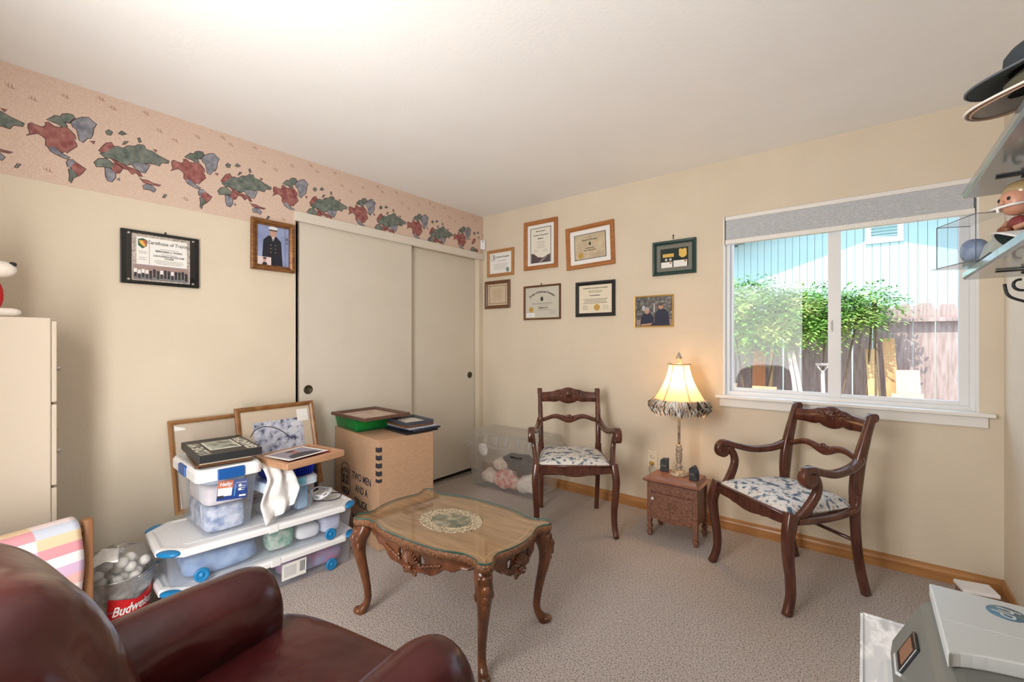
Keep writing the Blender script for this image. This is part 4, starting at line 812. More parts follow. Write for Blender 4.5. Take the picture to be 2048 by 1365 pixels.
# ------------------------------------------------------------------ quilt rack
Q = thing('quilt_rack', 'brown wooden quilt rack behind the leather armchair', 'rack', (.66, -3.13, 0), 14)
rk = wood('rack_wood', (.24, .10, .04), (.36, .17, .075), .4, 'z')
for y in (.265, -.265):
    for x in (-.055, .0, ): 
        m = MB(); m.tube([(x, y, .02), (x, y, .30), (x, y, .575 - (.0 if x == 0 else .02))], 0, rect=(.034, .030), up=(0, 1, 0)); m.build('post', rk, Q)
    m = MB(); m.box(-.15, .10, y - .018, y + .018, 0, .045); m.build('foot', rk, Q, bevel=.008)
for x, z in ((-.0, .54), (-.055, .53), (-.028, .15)): m = MB(); m.tube([(x, -.265, z), (x, .265, z)], .014, 10); m.build('rail', rk, Q)
qm = [flat(c, .9) for c in ((.70, .42, .40), (.78, .66, .66), (.52, .56, .66), (.74, .55, .36), (.66, .30, .34), (.32, .10, .42), (.12, .32, .52), (.76, .72, .74), (.25, .30, .55), (.60, .42, .60))]
def quiltpt(u, v):
    # u along the rail, v over the top and down the front
    y = -.235 + .47 * u; s = v * .50
    if s < .10: x = -.055 + .085 * s / .10; z = .575 + .015 * math.sin(s / .1 * PI)
    else: x = .030 + .012 * math.sin(u * 9) * (s - .1) * 2 + .006; z = .575 - (s - .10)
    return (x, y + .006 * math.sin(z * 18), z)
m = MB(); NU, NV = 24, 26
for j in range(NV):
    for i in range(NU):
        c = i // 6; r_ = j // 2; 
        mi = [0, 1, 2, 3, 4, 7, 9, 0, 1, 7, 5 if c % 2 else 6, 5 if c % 2 else 8, 6][(r_ + (c % 3)) % 13 if r_ < 9 else min(12, r_)] if r_ < 9 else (5 if (c + r_) % 2 else 6)
        m.add([quiltpt(i / NU, j / NV), quiltpt((i + 1) / NU, j / NV), quiltpt((i + 1) / NU, (j + 1) / NV), quiltpt(i / NU, (j + 1) / NV)], [(0, 1, 2, 3)], mi, True)
qo = m.build('patchwork_quilt', qm, None, weld=True, loc=(.66, -3.13, 0), rot=(0, 0, RAD(14)), solid=.010); tag(qo, 'pink blue and purple patchwork quilt hung over the rack', 'quilt')
# ------------------------------------------------------------------ bucket of golf balls
B = thing('metal_bucket', 'galvanized bucket with red beer logo between quilt rack and bins', 'bucket', (.36, -2.742, 0), 0); B.scale = (.85, .85, 1.0)
m = MB(); m.lathe([(.0, .006), (.105, .006), (.108, 0), (.112, .012), (.128, .120), (.131, .125), (.1305, .132), (.134, .170), (.137, .174), (.1365, .182), (.145, .245), (.149, .250), (.146, .254), (.141, .246), (.106, .014), (0, .014)], 48, cap=False); m.build('bucket_body', galv_m, B)
def onb(p, a0=RAD(22), lift=.0012, z0=.07):
    z = z0 + p.y; r = .108 + (.145 - .108) * z / .25 + lift; a = a0 + p.x / r; return (r * math.cos(a), r * math.sin(a), z)
bow = [(-.115, .115), (-.06, .095), (0, .085), (.06, .095), (.115, .115), (.115, -.0), (.06, .022), (0, .032), (-.06, .022), (-.115, .0)]
m = MB(); NU = 28; vs = []
def bz(x, top): u = abs(x) / .115; return (.082 + .033 * u) if top else (.030 - .033 * u)
for i in range(NU + 1):
    x = -.115 + .23 * i / NU
    for k in range(5): zz = bz(x, False) + (bz(x, True) - bz(x, False)) * k / 4; vs.append(onb(Vector((x, zz, 0)), lift=.0035))
m.add(vs, [(i * 5 + k, (i + 1) * 5 + k, (i + 1) * 5 + k + 1, i * 5 + k + 1) for i in range(NU) for k in range(4)], 0, True); m.build('logo_patch', mat('logo_red', (.55, .008, .012), .35), B)
text('Budweiser', .056, mat('logo_white', (.85, .85, .85), .4), B, None, bold=.001, shear=.25, bend=lambda p: onb(p + Vector((0, .036, 0)), lift=.0058), sx=.82)
m = MB(); m.tube([(.149 * math.cos(a), .149 * math.sin(a), .245 + .0 * a) for a in [RAD(20 + 14 * k) for k in range(11)]], .003, 6); m.build('bail_handle', steel_m, B)
ball_m = mat('golf_ball_white', (.78, .76, .72), .35, bump=.4, bscale=260)
R = random.Random(11); ballm = MB(); ballm.blob((0, 0, 0), (.0214, .0214, .0214), 1, 16, 10); b0 = None; placed = []
def try_ball(r_max, z):
    for _ in range(60):
        a = R.uniform(0, 2 * PI); r = r_max * math.sqrt(R.random()); p = Vector((.36 + r * math.cos(a), -2.742 + r * math.sin(a), z))
        if all((p - o).length > .0425 for o in placed): placed.append(p); return p
for z, rm, cnt in ((.235, .088, 13), (.272, .094, 13), (.308, .072, 8)):
    for k in range(cnt):
        p = try_ball(rm, z + R.uniform(-.004, .004))
        if p is None: continue
        if b0 is None: o = b0 = ballm.build('golf_ball', ball_m)
        else: o = link('golf_ball', b0.data)
        o.location = p; tag(o, 'white golf ball heaped in the metal bucket', 'golf ball', 'golf balls in the bucket')
m = MB()
def bagpt(u, v):
    a = 2 * PI * u; r = (.160 * (1 - v) ** .5 + .006) * (1 + .09 * noise.noise(Vector((math.cos(a) * 3, math.sin(a) * 3, v * 4)))); z = .252 + .095 * math.sin(v * PI / 2) + .012 * noise.noise(Vector((math.cos(a) * 4, v * 5, math.sin(a) * 4)))
    return (r * math.cos(a), r * math.sin(a), z)
m.sheet(bagpt, 40, 12); bag = m.build('plastic_bag', glass('clear_bag', (1, 1, 1), 1.3, .12, (.9, .9, .92), .15), None, loc=(.36, -2.742, .002)); bag.scale = (.78, .78, 1.0); tag(bag, 'crinkled clear plastic bag over the golf balls', 'bag')
m = MB(); m.sheet(lambda u, v: (.02 + .15 * (u - .5) + .09 * (v - .5), -.02 - .05 * (u - .5) * .6 + .09 * (v - .5), .352 - .09 * max(0, .55 - v) + .008 * noise.noise(Vector((u * 5, v * 5, 1)))), 12, 10); o = m.build('paper_packet', mat('white_packet', (.84, .84, .85), .4), None, loc=(.405, -2.785, .008), solid=.002); tag(o, 'white paper packet lying on the bagged golf balls', 'packet')
# ------------------------------------------------------------------ long under-bed boxes
def shell(m, b, t, z0, z1, th=.003):
    """open tub: outer tapered walls and floor"""
    o = len(m.v); vs = [(b[0], b[2], z0), (b[1], b[2], z0), (b[1], b[3], z0), (b[0], b[3], z0), (t[0], t[2], z1), (t[1], t[2], z1), (t[1], t[3], z1), (t[0], t[3], z1)]
    m.add(vs, [(0, 3, 2, 1), (0, 1, 5, 4), (1, 2, 6, 5), (2, 3, 7, 6), (3, 0, 4, 7)])
def cutrect(hx, hy, c):
    if c > .05: return [(-hx + c, -hy), (hx - c, -hy), (hx, -hy + c), (hx, hy - c), (hx - c, hy), (-hx + c, hy), (-hx, hy - c), (-hx, -hy + c)]
    return [(sx * (hx - c) + c * math.cos(a0 + PI / 2 * k / 4), sy * (hy - c) + c * math.sin(a0 + PI / 2 * k / 4)) for sx, sy, a0 in ((1, 1, 0), (-1, 1, PI / 2), (-1, -1, PI), (1, -1, 1.5 * PI)) for k in range(5)]
def under_bed(label, loc, rz):
    t = thing('under_bed_box', label, 'storage box', loc, rz, 'long storage boxes under the picture frames')
    m = MB(); shell(m, (-.185, .185, -.40, .40), (-.197, .197, -.415, .415), .004, .150); m.build('tub', poly_m, t, bevel=.012)
    m = MB(); hx, hy, c = .222, .445, .085
    m.rings([[(x, y, z) for x, y in cutrect(hx - i, hy - i, c)] for i, z in ((.004, .138), (0, .142), (0, .160), (.008, .168), (.020, .170), (.034, .164))], sm=False, cap=False); m.poly([(x, y, .164) for x, y in cutrect(hx - .034, hy - .034, c)]); lid = m.build('lid', lid_m, t)
    m = MB(); m.poly([(x, y, .1655) for x, y in cutrect(hx - .075, hy - .10, .03)]); m.build('lid_panel', lid_m, lid, solid=.002)
    for sx in (-1, 1):
        for sy in (-1, 1):
            m = MB(); m.blob((sx * (hx - .040), sy * (hy - .040), .157), (.050, .026, .013), .9, 18, 10, rot=Matrix.Rotation(RAD(-45 if sx * sy > 0 else 45), 3, 'Z')); m.build('corner_latch', blue_m, lid)
    for sy in (-1, 1):
        for sx in (-1, 1):
            m = MB(); m.lathe([(.0, -.006), (.026, -.006), (.030, -.002), (.030, .006), (.022, .008), (.018, .004), (.008, .004), (.006, .010), (0, .010)], 24); m.xf(Matrix.Translation((sx * .200, sy * .29, .032)) @ Matrix.Rotation(RAD(90 * sx), 4, 'Y')); m.build('wheel', blue_m, t)
    m = MB(); m.box(.214, .2235, -.022, .022, .135, .169); m.build('lid_clip', lid_m, lid, bevel=.003)
    return t
under_bed('lower clear under bed box with white lid standing on the carpet', (.400, -2.185, 0), -3.5)
ub = under_bed('upper clear under bed box with white lid stacked on another', (.405, -2.190, .172), -5.5)
def soft(name, label, cat, loc, h, col, rz=0, e=.45, amp=.12, col2=None, seed=0, fr=9, group=None, rough=.85, scale=14):
    m = MB(); m.blob((0, 0, h[2]), h, e, 26, 14, amp=amp, fr=fr, seed=seed)
    o = m.build(name, mat('soft_' + label[:24].replace(' ', '_'), col, rough, 0, col2 or tuple(min(1, c * 1.4) for c in col), scale, bump=.2, bscale=25), None, loc=loc, rot=(0, 0, RAD(rz))); return tag(o, label, cat, group)
soft('folded_cloth', 'blue folded bedding filling the upper under bed box', 'cloth', (.40, -2.385, .182), (.155, .165, .050), (.16, .26, .48), -5, .4, .15, (.34, .46, .66), 1)
soft('green_package', 'green and white patterned package in the upper under bed box', 'package', (.505, -2.140, .182), (.055, .064, .052), (.10, .34, .22), -5, .35, .08, (.62, .66, .58), 2, scale=30)
soft('folded_towel', 'white rolled towel inside the upper under bed box', 'towel', (.525, -1.998, .185), (.045, .062, .038), (.80, .80, .82), -8, .7, .12, (.9, .9, .92), 3)
soft('folded_cloth', 'pale lavender cloth at the far end of the upper under bed box', 'cloth', (.47, -1.875, .182), (.12, .055, .052), (.52, .50, .66), -5, .45, .12, (.70, .72, .86), 4)
soft('folded_cloth', 'grey clothing heap in the lower under bed box', 'cloth', (.378, -2.34, .012), (.140, .17, .050), (.22, .23, .27), -3, .4, .15, (.46, .46, .50), 5)
soft('wrapping_rolls', 'pink and blue gift wrap pile in the lower under bed box', 'gift wrap', (.42, -1.96, .010), (.145, .16, .052), (.56, .22, .40), -3, .45, .18, (.30, .40, .62), 6, scale=18)
m = MB(); m.box(0, .002, -.075, .045, .0, .085); lb = m.build('box_label', wpaper_m, None, loc=(.598, -2.085, .035), rot=(0, RAD(4), RAD(-3.5))); tag(lb, 'white product label on the front of the lower under bed box', 'label')
I = MB(); [I.box(.002, .0026, .012 + .004 * k, .012 + .004 * k + (.0025 if k % 2 else .0012), .02, .075) for k in range(7)]; I.box(.002, .0026, -.065, -.005, .015, .07, 1); I.build('barcode', [ink_m, flat((.62, .62, .62))], lb)
ZT = .3425
# ------------------------------------------------------------------ tall tote and what lies on it
def tote(name, label, loc, rz, b, t_, h, lidm, over=.014, lh=.032, body=poly_m, group=None):
    t = thing(name, label, 'storage tote', loc, rz, group)
    m = MB(); shell(m, (-b[0], b[0], -b[1], b[1]), (-t_[0], t_[0], -t_[1], t_[1]), .002, h); m.build('tub', body, t, bevel=.02)
    m = MB(); hx, hy = t_[0] + over, t_[1] + over
    m.rings([[(x, y, z) for x, y in cutrect(hx - i, hy - i, .03)] for i, z in ((0, h - .022), (0, h + lh * .5), (.010, h + lh), (.022, h + lh), (.030, h + lh - .006))], sm=False, cap=False); m.poly([(x, y, h + lh - .006) for x, y in cutrect(hx - .030, hy - .030, .03)]); lid = m.build('lid', lidm, t)
    return t, lid
TZ = ZT
t, lid = tote('storage_tote', 'tall clear tote with white lid and printed label on the under bed box', (.362, -2.372, TZ), -3, (.180, .098), (.212, .122), .290, lid_m)
m = MB(); m.box(.216, .234, -.055, .055, .268, .316); m.build('latch', mat('royal_blue_plastic', (.008, .09, .34), .35), lid, bevel=.004)
m = MB(); m.box(-.055, .055, -.144, -.130, .268, .316); m.build('latch', MATS['royal_blue_plastic'], lid, bevel=.004)
lab = thing('tote_label', 'blue orange and white printed tote label', None); lab.parent = t; lab.location = (.2015, .012, .205); lab.rotation_euler = (RAD(0), RAD(5.5), RAD(90))
I = Ink(); I.rect(-.062, .062, -.045, .045, flat((.012, .05, .26)), -.001); I.rect(-.062, .0, .012, .045, flat((.75, .14, .03)), -.0014); I.rect(-.060, -.002, -.026, .012, wpaper_m, -.0014); I.rect(-.060, -.035, -.034, -.022, ink_m, -.0018); I.lines(.035, .03, .05, 1, .01, wpaper_m, -.0014); I.rect(.008, .012, -.03, .025, flat((.1, .4, .8)), -.0014); I.oval(.03, .016, .007, .007, wpaper_m, -.0014); I.oval(.03, -.003, .007, .006, wpaper_m, -.0014); I.lines(.040, .012, .026, 3, .009, wpaper_m, -.0014); I.rect(.030, .058, -.036, -.028, wpaper_m, -.0014); I.build(lab, 'label_print')
text('Hefty', .022, wpaper_m, lab, at(-.031, .022, -.002), bold=.001, shear=.2)
soft('magazine_pile', 'pile of blue and white magazines inside the tall tote', 'magazines', (.36, -2.372, TZ + .004), (.160, .082, .060), (.16, .24, .42), -3, .25, .05, (.70, .72, .80), 7, scale=22)
soft('paper_bundle', 'pink and white paper bundle upper part of the tall tote', 'paper', (.365, -2.372, TZ + .126), (.160, .085, .050), (.72, .60, .62), -3, .3, .06, (.82, .78, .80), 8)
soft('cloth_bundle', 'light blue cloth packed under the lid of the tall tote', 'cloth', (.36, -2.372, TZ + .228), (.165, .092, .026), (.36, .50, .66), -3, .4, .10, (.66, .74, .82), 9)
z = TZ + .3225
m = MB(); m.box(-.16, .17, -.115, .115, 0, .012); o = m.build('framed_print', brownfr_m, None, loc=(.365, -2.365, z + .001), rot=(0, 0, RAD(-10)), bevel=.002); tag(o, 'thin dark brown frame lying under the black frame', 'picture frame')
m = MB(); m.box(-.15, .165, -.11, .10, 0, .010); o = m.build('paper_folder', mat('manila_paper', (.70, .62, .48), .8), None, loc=(.37, -2.36, z + .0135), rot=(0, 0, RAD(-7)), bevel=.001); tag(o, 'cream paper folder between the brown and black frames', 'folder')
P = thing('black_photo_frame', 'thick black photo box frame with white letters on the tall tote', 'photo frame', (.362, -2.352, z + .0245), -6)
m = MB(); m.box(-.20, .20, -.13, .13, 0, .036); m.build('box_body', mat('black_matte_box', (.018, .020, .022), .45), P, bevel=.003)
m = MB(); m.box(-.105, .105, -.065, .065, .036, .0368); m.build('photo_border', cream_m, P); m = MB(); m.box(-.095, .095, -.056, .056, .0368, .0374); m.build('photo', ramp('garden_photo', [(.35, (.10, .10, .09)), (.5, (.33, .40, .33)), (.65, (.60, .66, .62))], 22, 4, .3), P)
lt = mat('cream_letters', (.80, .80, .70), .6)
# two columns of letters read from the front edge towards the back
for s_, yy in (('I LOVE MY', -.122 + .044), ('GRANDPA', .122 - .006)):
    text(s_, .062, lt, P, Matrix.Translation((.188, yy, .0366)) @ Matrix.Rotation(RAD(180), 4, 'Z'), align='LEFT', bold=.002, sx=1.08 if len(s_) < 8 else 1.05)
# ------------------------------------------------------------------ small tote with basket, towel and tray
t, lid = tote('storage_tote', 'small clear tote with pale lid holding a blue basket', (.455, -2.095, TZ), 3, (.105, .112), (.118, .126), .165, mat('pale_blue_lid', (.62, .72, .82), .35), .010, .022)
m = MB(); m.box(.122, .131, -.05, .06, .148, .188); m.build('latch', mat('aqua_plastic', (.20, .56, .78), .3), lid, bevel=.003)
soft('cable_bundle', 'grey tangle of odds and ends in the small tote', 'clutter', (.455, -2.125, TZ + .006), (.072, .055, .055), (.26, .25, .24), 3, .5, .2, (.50, .50, .50), 10)
soft('blue_folder_stack', 'light blue papers standing inside the small tote', 'papers', (.480, -2.03, TZ + .004), (.07, .030, .070), (.22, .46, .74), 3, .3, .05, (.50, .66, .84), 12)
bz_ = TZ + .188
t = thing('plastic_basket', 'bright blue slatted plastic basket under the wooden tray', 'basket', (.455, -2.075, bz_), 3)
m = MB(); shell(m, (-.085, .085, -.10, .10), (-.10, .10, -.115, .115), 0, .080); m.build('basket_body', mat('cobalt_plastic', (.008, .035, .52), .35), t, solid=.003)
for k in range(15): m = MB(); m.box(0, .004, -.003, .003, .004, .076); m.build('rib', MATS['cobalt_plastic'], t, loc=(.089, -.091 + .013 * k, 0), rot=(0, RAD(11), 0))
m = MB(); m.tube([(-.10, -.115, .08), (.10, -.115, .08), (.10, .115, .08), (-.10, .115, .08)], .005, 6, closed=True); m.build('rim', MATS['cobalt_plastic'], t)
m = MB()
def tow(u, v):
    y = -.075 + .15 * u + .014 * math.sin(v * 7 + u * 3) - .01 * v; s = v * .34; n_ = noise.noise(Vector((u * 4, v * 5, 3)))
    if s < .06: x = -.04 + s * 1.2; z = .085 + .01 * math.sin(s * 50)
    else: x = .035 + .055 * min(1, (s - .06) / .05) + .013 * math.sin(u * 13 + 1.0) + .018 * n_ + .012 * u; z = .085 - (s - .06) * (.95 - .25 * u)
    return (x, y, z + .006 * n_)
m.sheet(tow, 22, 30); o = m.build('white_towel', mat('white_terry', (.84, .83, .82), .95, bump=.3, bscale=120), None, loc=(.513, -2.175, bz_), rot=(0, 0, RAD(3)), solid=.007); tag(o, 'crumpled white towel hanging over the small tote', 'towel')
tz_ = bz_ + .088
t = thing('wooden_tray_frame', 'light brown wooden frame lying flat on the blue basket', 'picture frame', (.545, -2.045, tz_), 8)
trm = wood('light_brown_wood', (.42, .22, .12), (.55, .31, .18), .45, 'y')
for a in ((.125, .150, -.165, .165), (-.150, -.125, -.165, .165), (-.125, .125, -.165, -.140), (-.125, .125, .140, .165)): m = MB(); m.box(a[0], a[1], a[2], a[3], 0, .034); m.build('frame_side', trm, t, bevel=.004)
m = MB(); m.box(-.126, .126, -.142, .142, .012, .018); m.build('red_backing', mat('red_mat_board', (.30, .012, .03), .7), t)
m = MB(); m.box(-.10, .10, -.118, .118, 0, .002); o = m.build('photo_print', wpaper_m, None, loc=(.545, -2.062, tz_ + .0345), rot=(0, 0, RAD(12))); tag(o, 'white bordered portrait print resting on the wooden frame', 'photo')
m = MB()
def fl(pts, mi): m.poly([(x, y, .0023 + .0002 * mi) for x, y in pts], mi)
fl([(-.085, -.10), (.085, -.10), (.085, .10), (-.085, .10)], 0); fl([(.085, -.085), (.085, .09), (.03, .07), (.005, .02), (.005, -.02), (.03, -.07)], 1); fl([(.028 * math.cos(a) - .02, .022 * math.sin(a)) for a in [2 * PI * k / 16 for k in range(16)]], 2); fl([(-.05 + .014 * math.cos(a), .026 * math.sin(a)) for a in [2 * PI * k / 16 for k in range(16)]], 3)
m.build('portrait', [flat((.32, .29, .38)), flat((.05, .045, .06)), flat((.40, .16, .13)), flat((.10, .04, .04))], o, fix=False)
# white cables and small black frame on the lid
t = thing('white_cable', 'tangled white power cable on the upper under bed box lid', 'cable', (.40, -1.885, ZT + .003))
R = random.Random(2); pts = []
for k in range(26): a = k * 1.05; r = .045 + R.uniform(-.018, .02); pts.append((.06 + r * math.cos(a) * 1.3, r * math.sin(a) * 1.0, .008 + R.uniform(0, .045)))
m = MB(); m.tube(spline(pts, 5, False), .0042, 6); m.build('cable', mat('white_rubber', (.82, .82, .84), .4), t)
m = MB(); m.blob((.10, -.02, .03), (.025, .012, .012), .6, 12, 8); m.build('plug', MATS['white_rubber'], t)
m = MB(); m.tube(spline([(.47, -1.93, ZT + .006), (.53, -1.87, ZT + .005), (.55, -1.82, ZT + .012), (.50, -1.79, ZT + .02), (.42, -1.83, ZT + .012)], 6, False), .003, 6); tag(m.build('black_cable', black_m), 'short black wire beside the white cable tangle', 'cable')
picture('small_black_frame', 'small black frame with tan backing leaning behind the small tote', .14, .17, .022, .016, black_m, (.300, -1.895, ZT + .088), paper=mat('tan_backing', (.40, .24, .12), .8), pane=False, rot=(RAD(-20), RAD(0), RAD(72)))
# ------------------------------------------------------------------ frames leaning on the closet wall
ln = math.degrees(math.asin(.13 / .49))
t, y = picture('leaning_frame', 'brown framed blank grey board leaning behind the tall tote', .40, .48, .022, .020, wood('frame_brown', (.26, .12, .045), (.36, .18, .07), .4, 'z'), (.077, -2.285, ZT + .245), paper=mat('grey_tan_board', (.50, .42, .34), .8, 0, (.56, .49, .40), 6), pane=False, rot=(RAD(-16), 0, RAD(90)))
m = MB(); m.sheet(lambda u, v: (-.175 + .05 * u, y - .001 - .010 * (1 - u) * v, .185 + .025 * v * (1 - u * .6)), 6, 4); m.build('torn_corner', wpaper_m, t)
t, y = picture('leaning_frame', 'dark gold framed blue ink sketch leaning on the closet door', .46, .52, .026, .020, mat('dark_gold_wood', (.20, .08, .022), .35, 0, (.34, .16, .05), 20), (.140, -1.965, ZT + .262), paper=mat('tan_mat_board', (.62, .52, .40), .8), pane=True, rot=(RAD(-14), 0, RAD(91.5)))
I = Ink(); I.rect(-.14, .15, -.20, .165, ramp('blue_ink_sketch', [(.36, (.06, .07, .14)), (.46, (.40, .43, .56)), (.6, (.66, .68, .78))], 28, 6, .6), y); I.rect(.12, .19, .14, .215, wpaper_m, y - .001); I.oval(.085, .09, .03, .022, flat((.66, .70, .78)), y - .0008); I.oval(.105, .13, .03, .018, flat((.72, .74, .80)), y - .0008); I.build(t)
m = MB(); m.tube(spline([(.30, -2.19, z + .062), (.28, -2.16, z + .09), (.26, -2.10, z + .10), (.27, -2.03, z + .075), (.33, -1.98, z + .02)], 6, False), .0025, 6); tag(m.build('black_cable', black_m), 'black cord looping from the black frame toward the sketch', 'cable')
# ------------------------------------------------------------------ moving carton and its load
K = thing('moving_carton', 'brown moving carton with printed lettering beside the closet', 'box', (.352, -1.392, 0), -7.8)
hx, hy, hz = .316, .193, .655
m = MB(); m.box(-hx, hx, -hy, hy, 0, hz); 
for f_i, f in enumerate(m.f): pass
m.build('carton_body', card_m, K, bevel=.003)
for k in range(5):
    for zz in (.598 - .047 * k,):
        m = MB(); m.box(hx - .030, hx + .0012, -hy - .0012, -hy + .024, zz - .014 + (.008 if k == 4 else 0), zz + .014); m.build('black_tab', mat('black_print', (.03, .03, .04), .6), K)
for s_, zz, xx in (('TWO MEN', .360, .135), ('AND A', .285, .135), ('TRUCK.', .200, .135)): text(s_, .064, MATS['black_print'], K, at(.095, zz, -hy - .001), bold=.0015, sx=.86)
text('"Movers Who Care."', .040, MATS['black_print'], K, at(.10, .105, -hy - .001), bold=.001, shear=.2, sx=.85)
I = Ink(); bp = MATS['black_print']; y = -hy - .001
def loop_(pts, w_):
    m = MB(); m.tube([(a, y, b) for a, b in pts], w_, 4, closed=True); return m
mm = loop_([(-.20, .25), (-.205, .36), (-.19, .42), (-.15, .44), (-.10, .43), (-.075, .40), (-.07, .27), (-.09, .245)], .0022)
mm.tube([(-.185, y, .30), (-.185, y, .385), (-.095, y, .385), (-.095, y, .30)], .003, 4, closed=True); mm.tube([(-.17, y, .40), (-.11, y, .40)], .003, 4); mm.tube([(-.18, y, .275), (-.10, y, .275)], .003, 4)
for a_ in (-.162, -.118): mm.tube([(a_ + .010 * math.cos(q_), y, .345 + .012 * math.sin(q_)) for q_ in [2 * PI * k / 10 for k in range(10)]], .003, 4, closed=True); mm.tube([(a_ - .012, y, .305), (a_ - .006, y, .325), (a_ + .006, y, .325), (a_ + .012, y, .305)], .003, 4)
for a_ in (-.165, -.11): mm.tube([(a_ + .018 * math.cos(q_), y, .250 + .018 * math.sin(q_)) for q_ in [2 * PI * k / 12 for k in range(12)]], .003, 4, closed=True)
mm.build('truck_drawing', bp, K)
G = thing('green_bin', 'translucent green plastic bin on the moving carton', 'bin', (.205, -1.437, hz + .001), -7.8)
gm = glass('green_plastic', (.10, .62, .20), 1.4, .45, (.04, .42, .12), .2)
m = MB(); shell(m, (-.150, .150, -.125, .125), (-.165, .165, -.138, .138), 0, .085); m.build('bin_body', gm, G, bevel=.012)
m = MB(); m.tube([(-.168, -.142, .085), (.168, -.142, .085), (.168, .142, .085), (-.168, .142, .085)], .005, 6, closed=True); m.build('rim', gm, G)
soft('green_bin_papers', 'pale papers packed inside the green bin', 'papers', (.205, -1.437, hz + .004), (.125, .10, .034), (.45, .52, .30), -8, .3, .1, (.66, .72, .5), 13)
t, y = picture('framed_print', 'dark brown framed reddish print lying on the green bin', .42, .34, .030, .020, wood('dark_brown_fr', (.09, .042, .028), (.14, .07, .045), .4, 'x'), (.285, -1.440, hz + .092), paper=ramp('red_tan_print', [(.35, (.45, .16, .10)), (.55, (.66, .46, .36)), (.7, (.72, .60, .50))], 14, 3, .5), pane=True, rot=(RAD(-90), 0, RAD(-3)))
stack = [('flat_plaque', 'black plaque at the bottom of the stack on the carton', .27, .24, .014, black_m, 0.0, 2), ('flat_plaque', 'dark blue black plaque second from the carton top', .28, .22, .012, mat('blue_black', (.012, .016, .035), .25), .015, 8), ('framed_print', 'silver edged frame in the middle of the stack on the carton', .27, .21, .012, mat('silver_edge', (.55, .58, .66), .3, .6), .028, 4), ('framed_print', 'brown frame near the top of the stack on the carton', .26, .21, .012, brownfr_m, .041, -2)]
for nm, lb_, a_, b_, h_, mt, dz, rr in stack:
    m = MB(); m.box(-a_ / 2, a_ / 2, -b_ / 2, b_ / 2, 0, h_); o = m.build(nm, mt, None, loc=(.527 + .01 * rr * .2, -1.300 + .002 * rr, hz + .001 + dz), rot=(0, 0, RAD(-8 + rr)), bevel=.0025); tag(o, lb_, 'plaque' if 'plaque' in nm else 'picture frame', 'stack of frames on the carton')
picture('framed_print', 'black edged framed certificate on top of the stack on the carton', .26, .20, .014, .022, mat('dark_grey_frame', (.05, .055, .075), .35), (.525, -1.300, hz + .0545), paper=cream_m, pane=True, rot=(RAD(-90), 0, RAD(-10)), group='stack of frames on the carton')
# ------------------------------------------------------------------ big clear tote in the corner
G = thing('large_clear_tote', 'large cloudy clear tote with domed lid in the room corner', 'storage tote', (.565, -.235, 0), 2)
m = MB(); shell(m, (-.335, .335, -.150, .150), (-.385, .385, -.190, .190), .004, .375); m.build('tub', poly2_m, G, bevel=.03)
m = MB(); m.rings([[(x, y, z) for x, y in cutrect(a_, b_, .03)] for a_, b_, z in ((.400, .205, .362), (.402, .207, .385), (.385, .190, .388), (.372, .176, .45), (.350, .150, .478), (.340, .140, .480))], sm=False, cap=False); m.poly([(x, y, .480) for x, y in cutrect(.340, .140, .03)]); lid = m.build('lid', poly2_m, G)
for k in range(6): m = MB(); m.blob((-.27 + .108 * k, -.176, .425), (.012, .012, .040), .7, 12, 8, rot=Matrix.Rotation(RAD(-14), 3, 'X')); m.build('lid_rib', poly2_m, lid)
m = MB(); m.tube([(.12, -.192, .325), (.12, -.212, .325), (.21, -.212, .325), (.21, -.192, .325)], .007, 6); m.build('handle', black_m, G)
cr = [('crumpled_newspaper', 'crumpled newspaper at the left of the large tote', (.36, -.30, .02), (.075, .07, .06), (.62, .50, .40), (.78, .70, .62)), ('crumpled_newspaper', 'red printed newspaper wad in the middle of the large tote', (.56, -.31, .02), (.12, .06, .075), (.70, .58, .50), (.60, .16, .12)), ('crumpled_newspaper', 'pale newspaper wad at the right end of the large tote', (.76, -.30, .02), (.085, .065, .07), (.68, .60, .52), (.82, .78, .72)),
      ('dark_fabric', 'dark brown fabric item above the newspapers in the large tote', (.65, -.24, .165), (.15, .09, .065), (.03, .025, .03), (.09, .06, .05)), ('orange_parcel', 'brown wrapped parcel at the back left of the large tote', (.39, -.19, .022), (.085, .035, .085), (.36, .19, .11), (.46, .28, .18)), ('crumpled_newspaper', 'beige newspaper leaning upper left in the large tote', (.47, -.28, .15), (.085, .06, .05), (.56, .42, .33), (.70, .58, .48)), ('white_tissue', 'white tissue wad pressed against the front of the large tote', (.33, -.365, .265), (.048, .020, .048), (.80, .77, .73), (.9, .88, .85))]
for i, (nm, lb_, lc, h_, c1, c2) in enumerate(cr): soft(nm, lb_, 'paper' if 'paper' in nm or 'tissue' in nm else 'bundle', lc, h_, c1, 2, .8, .35, c2, 20 + i, 14, scale=26)
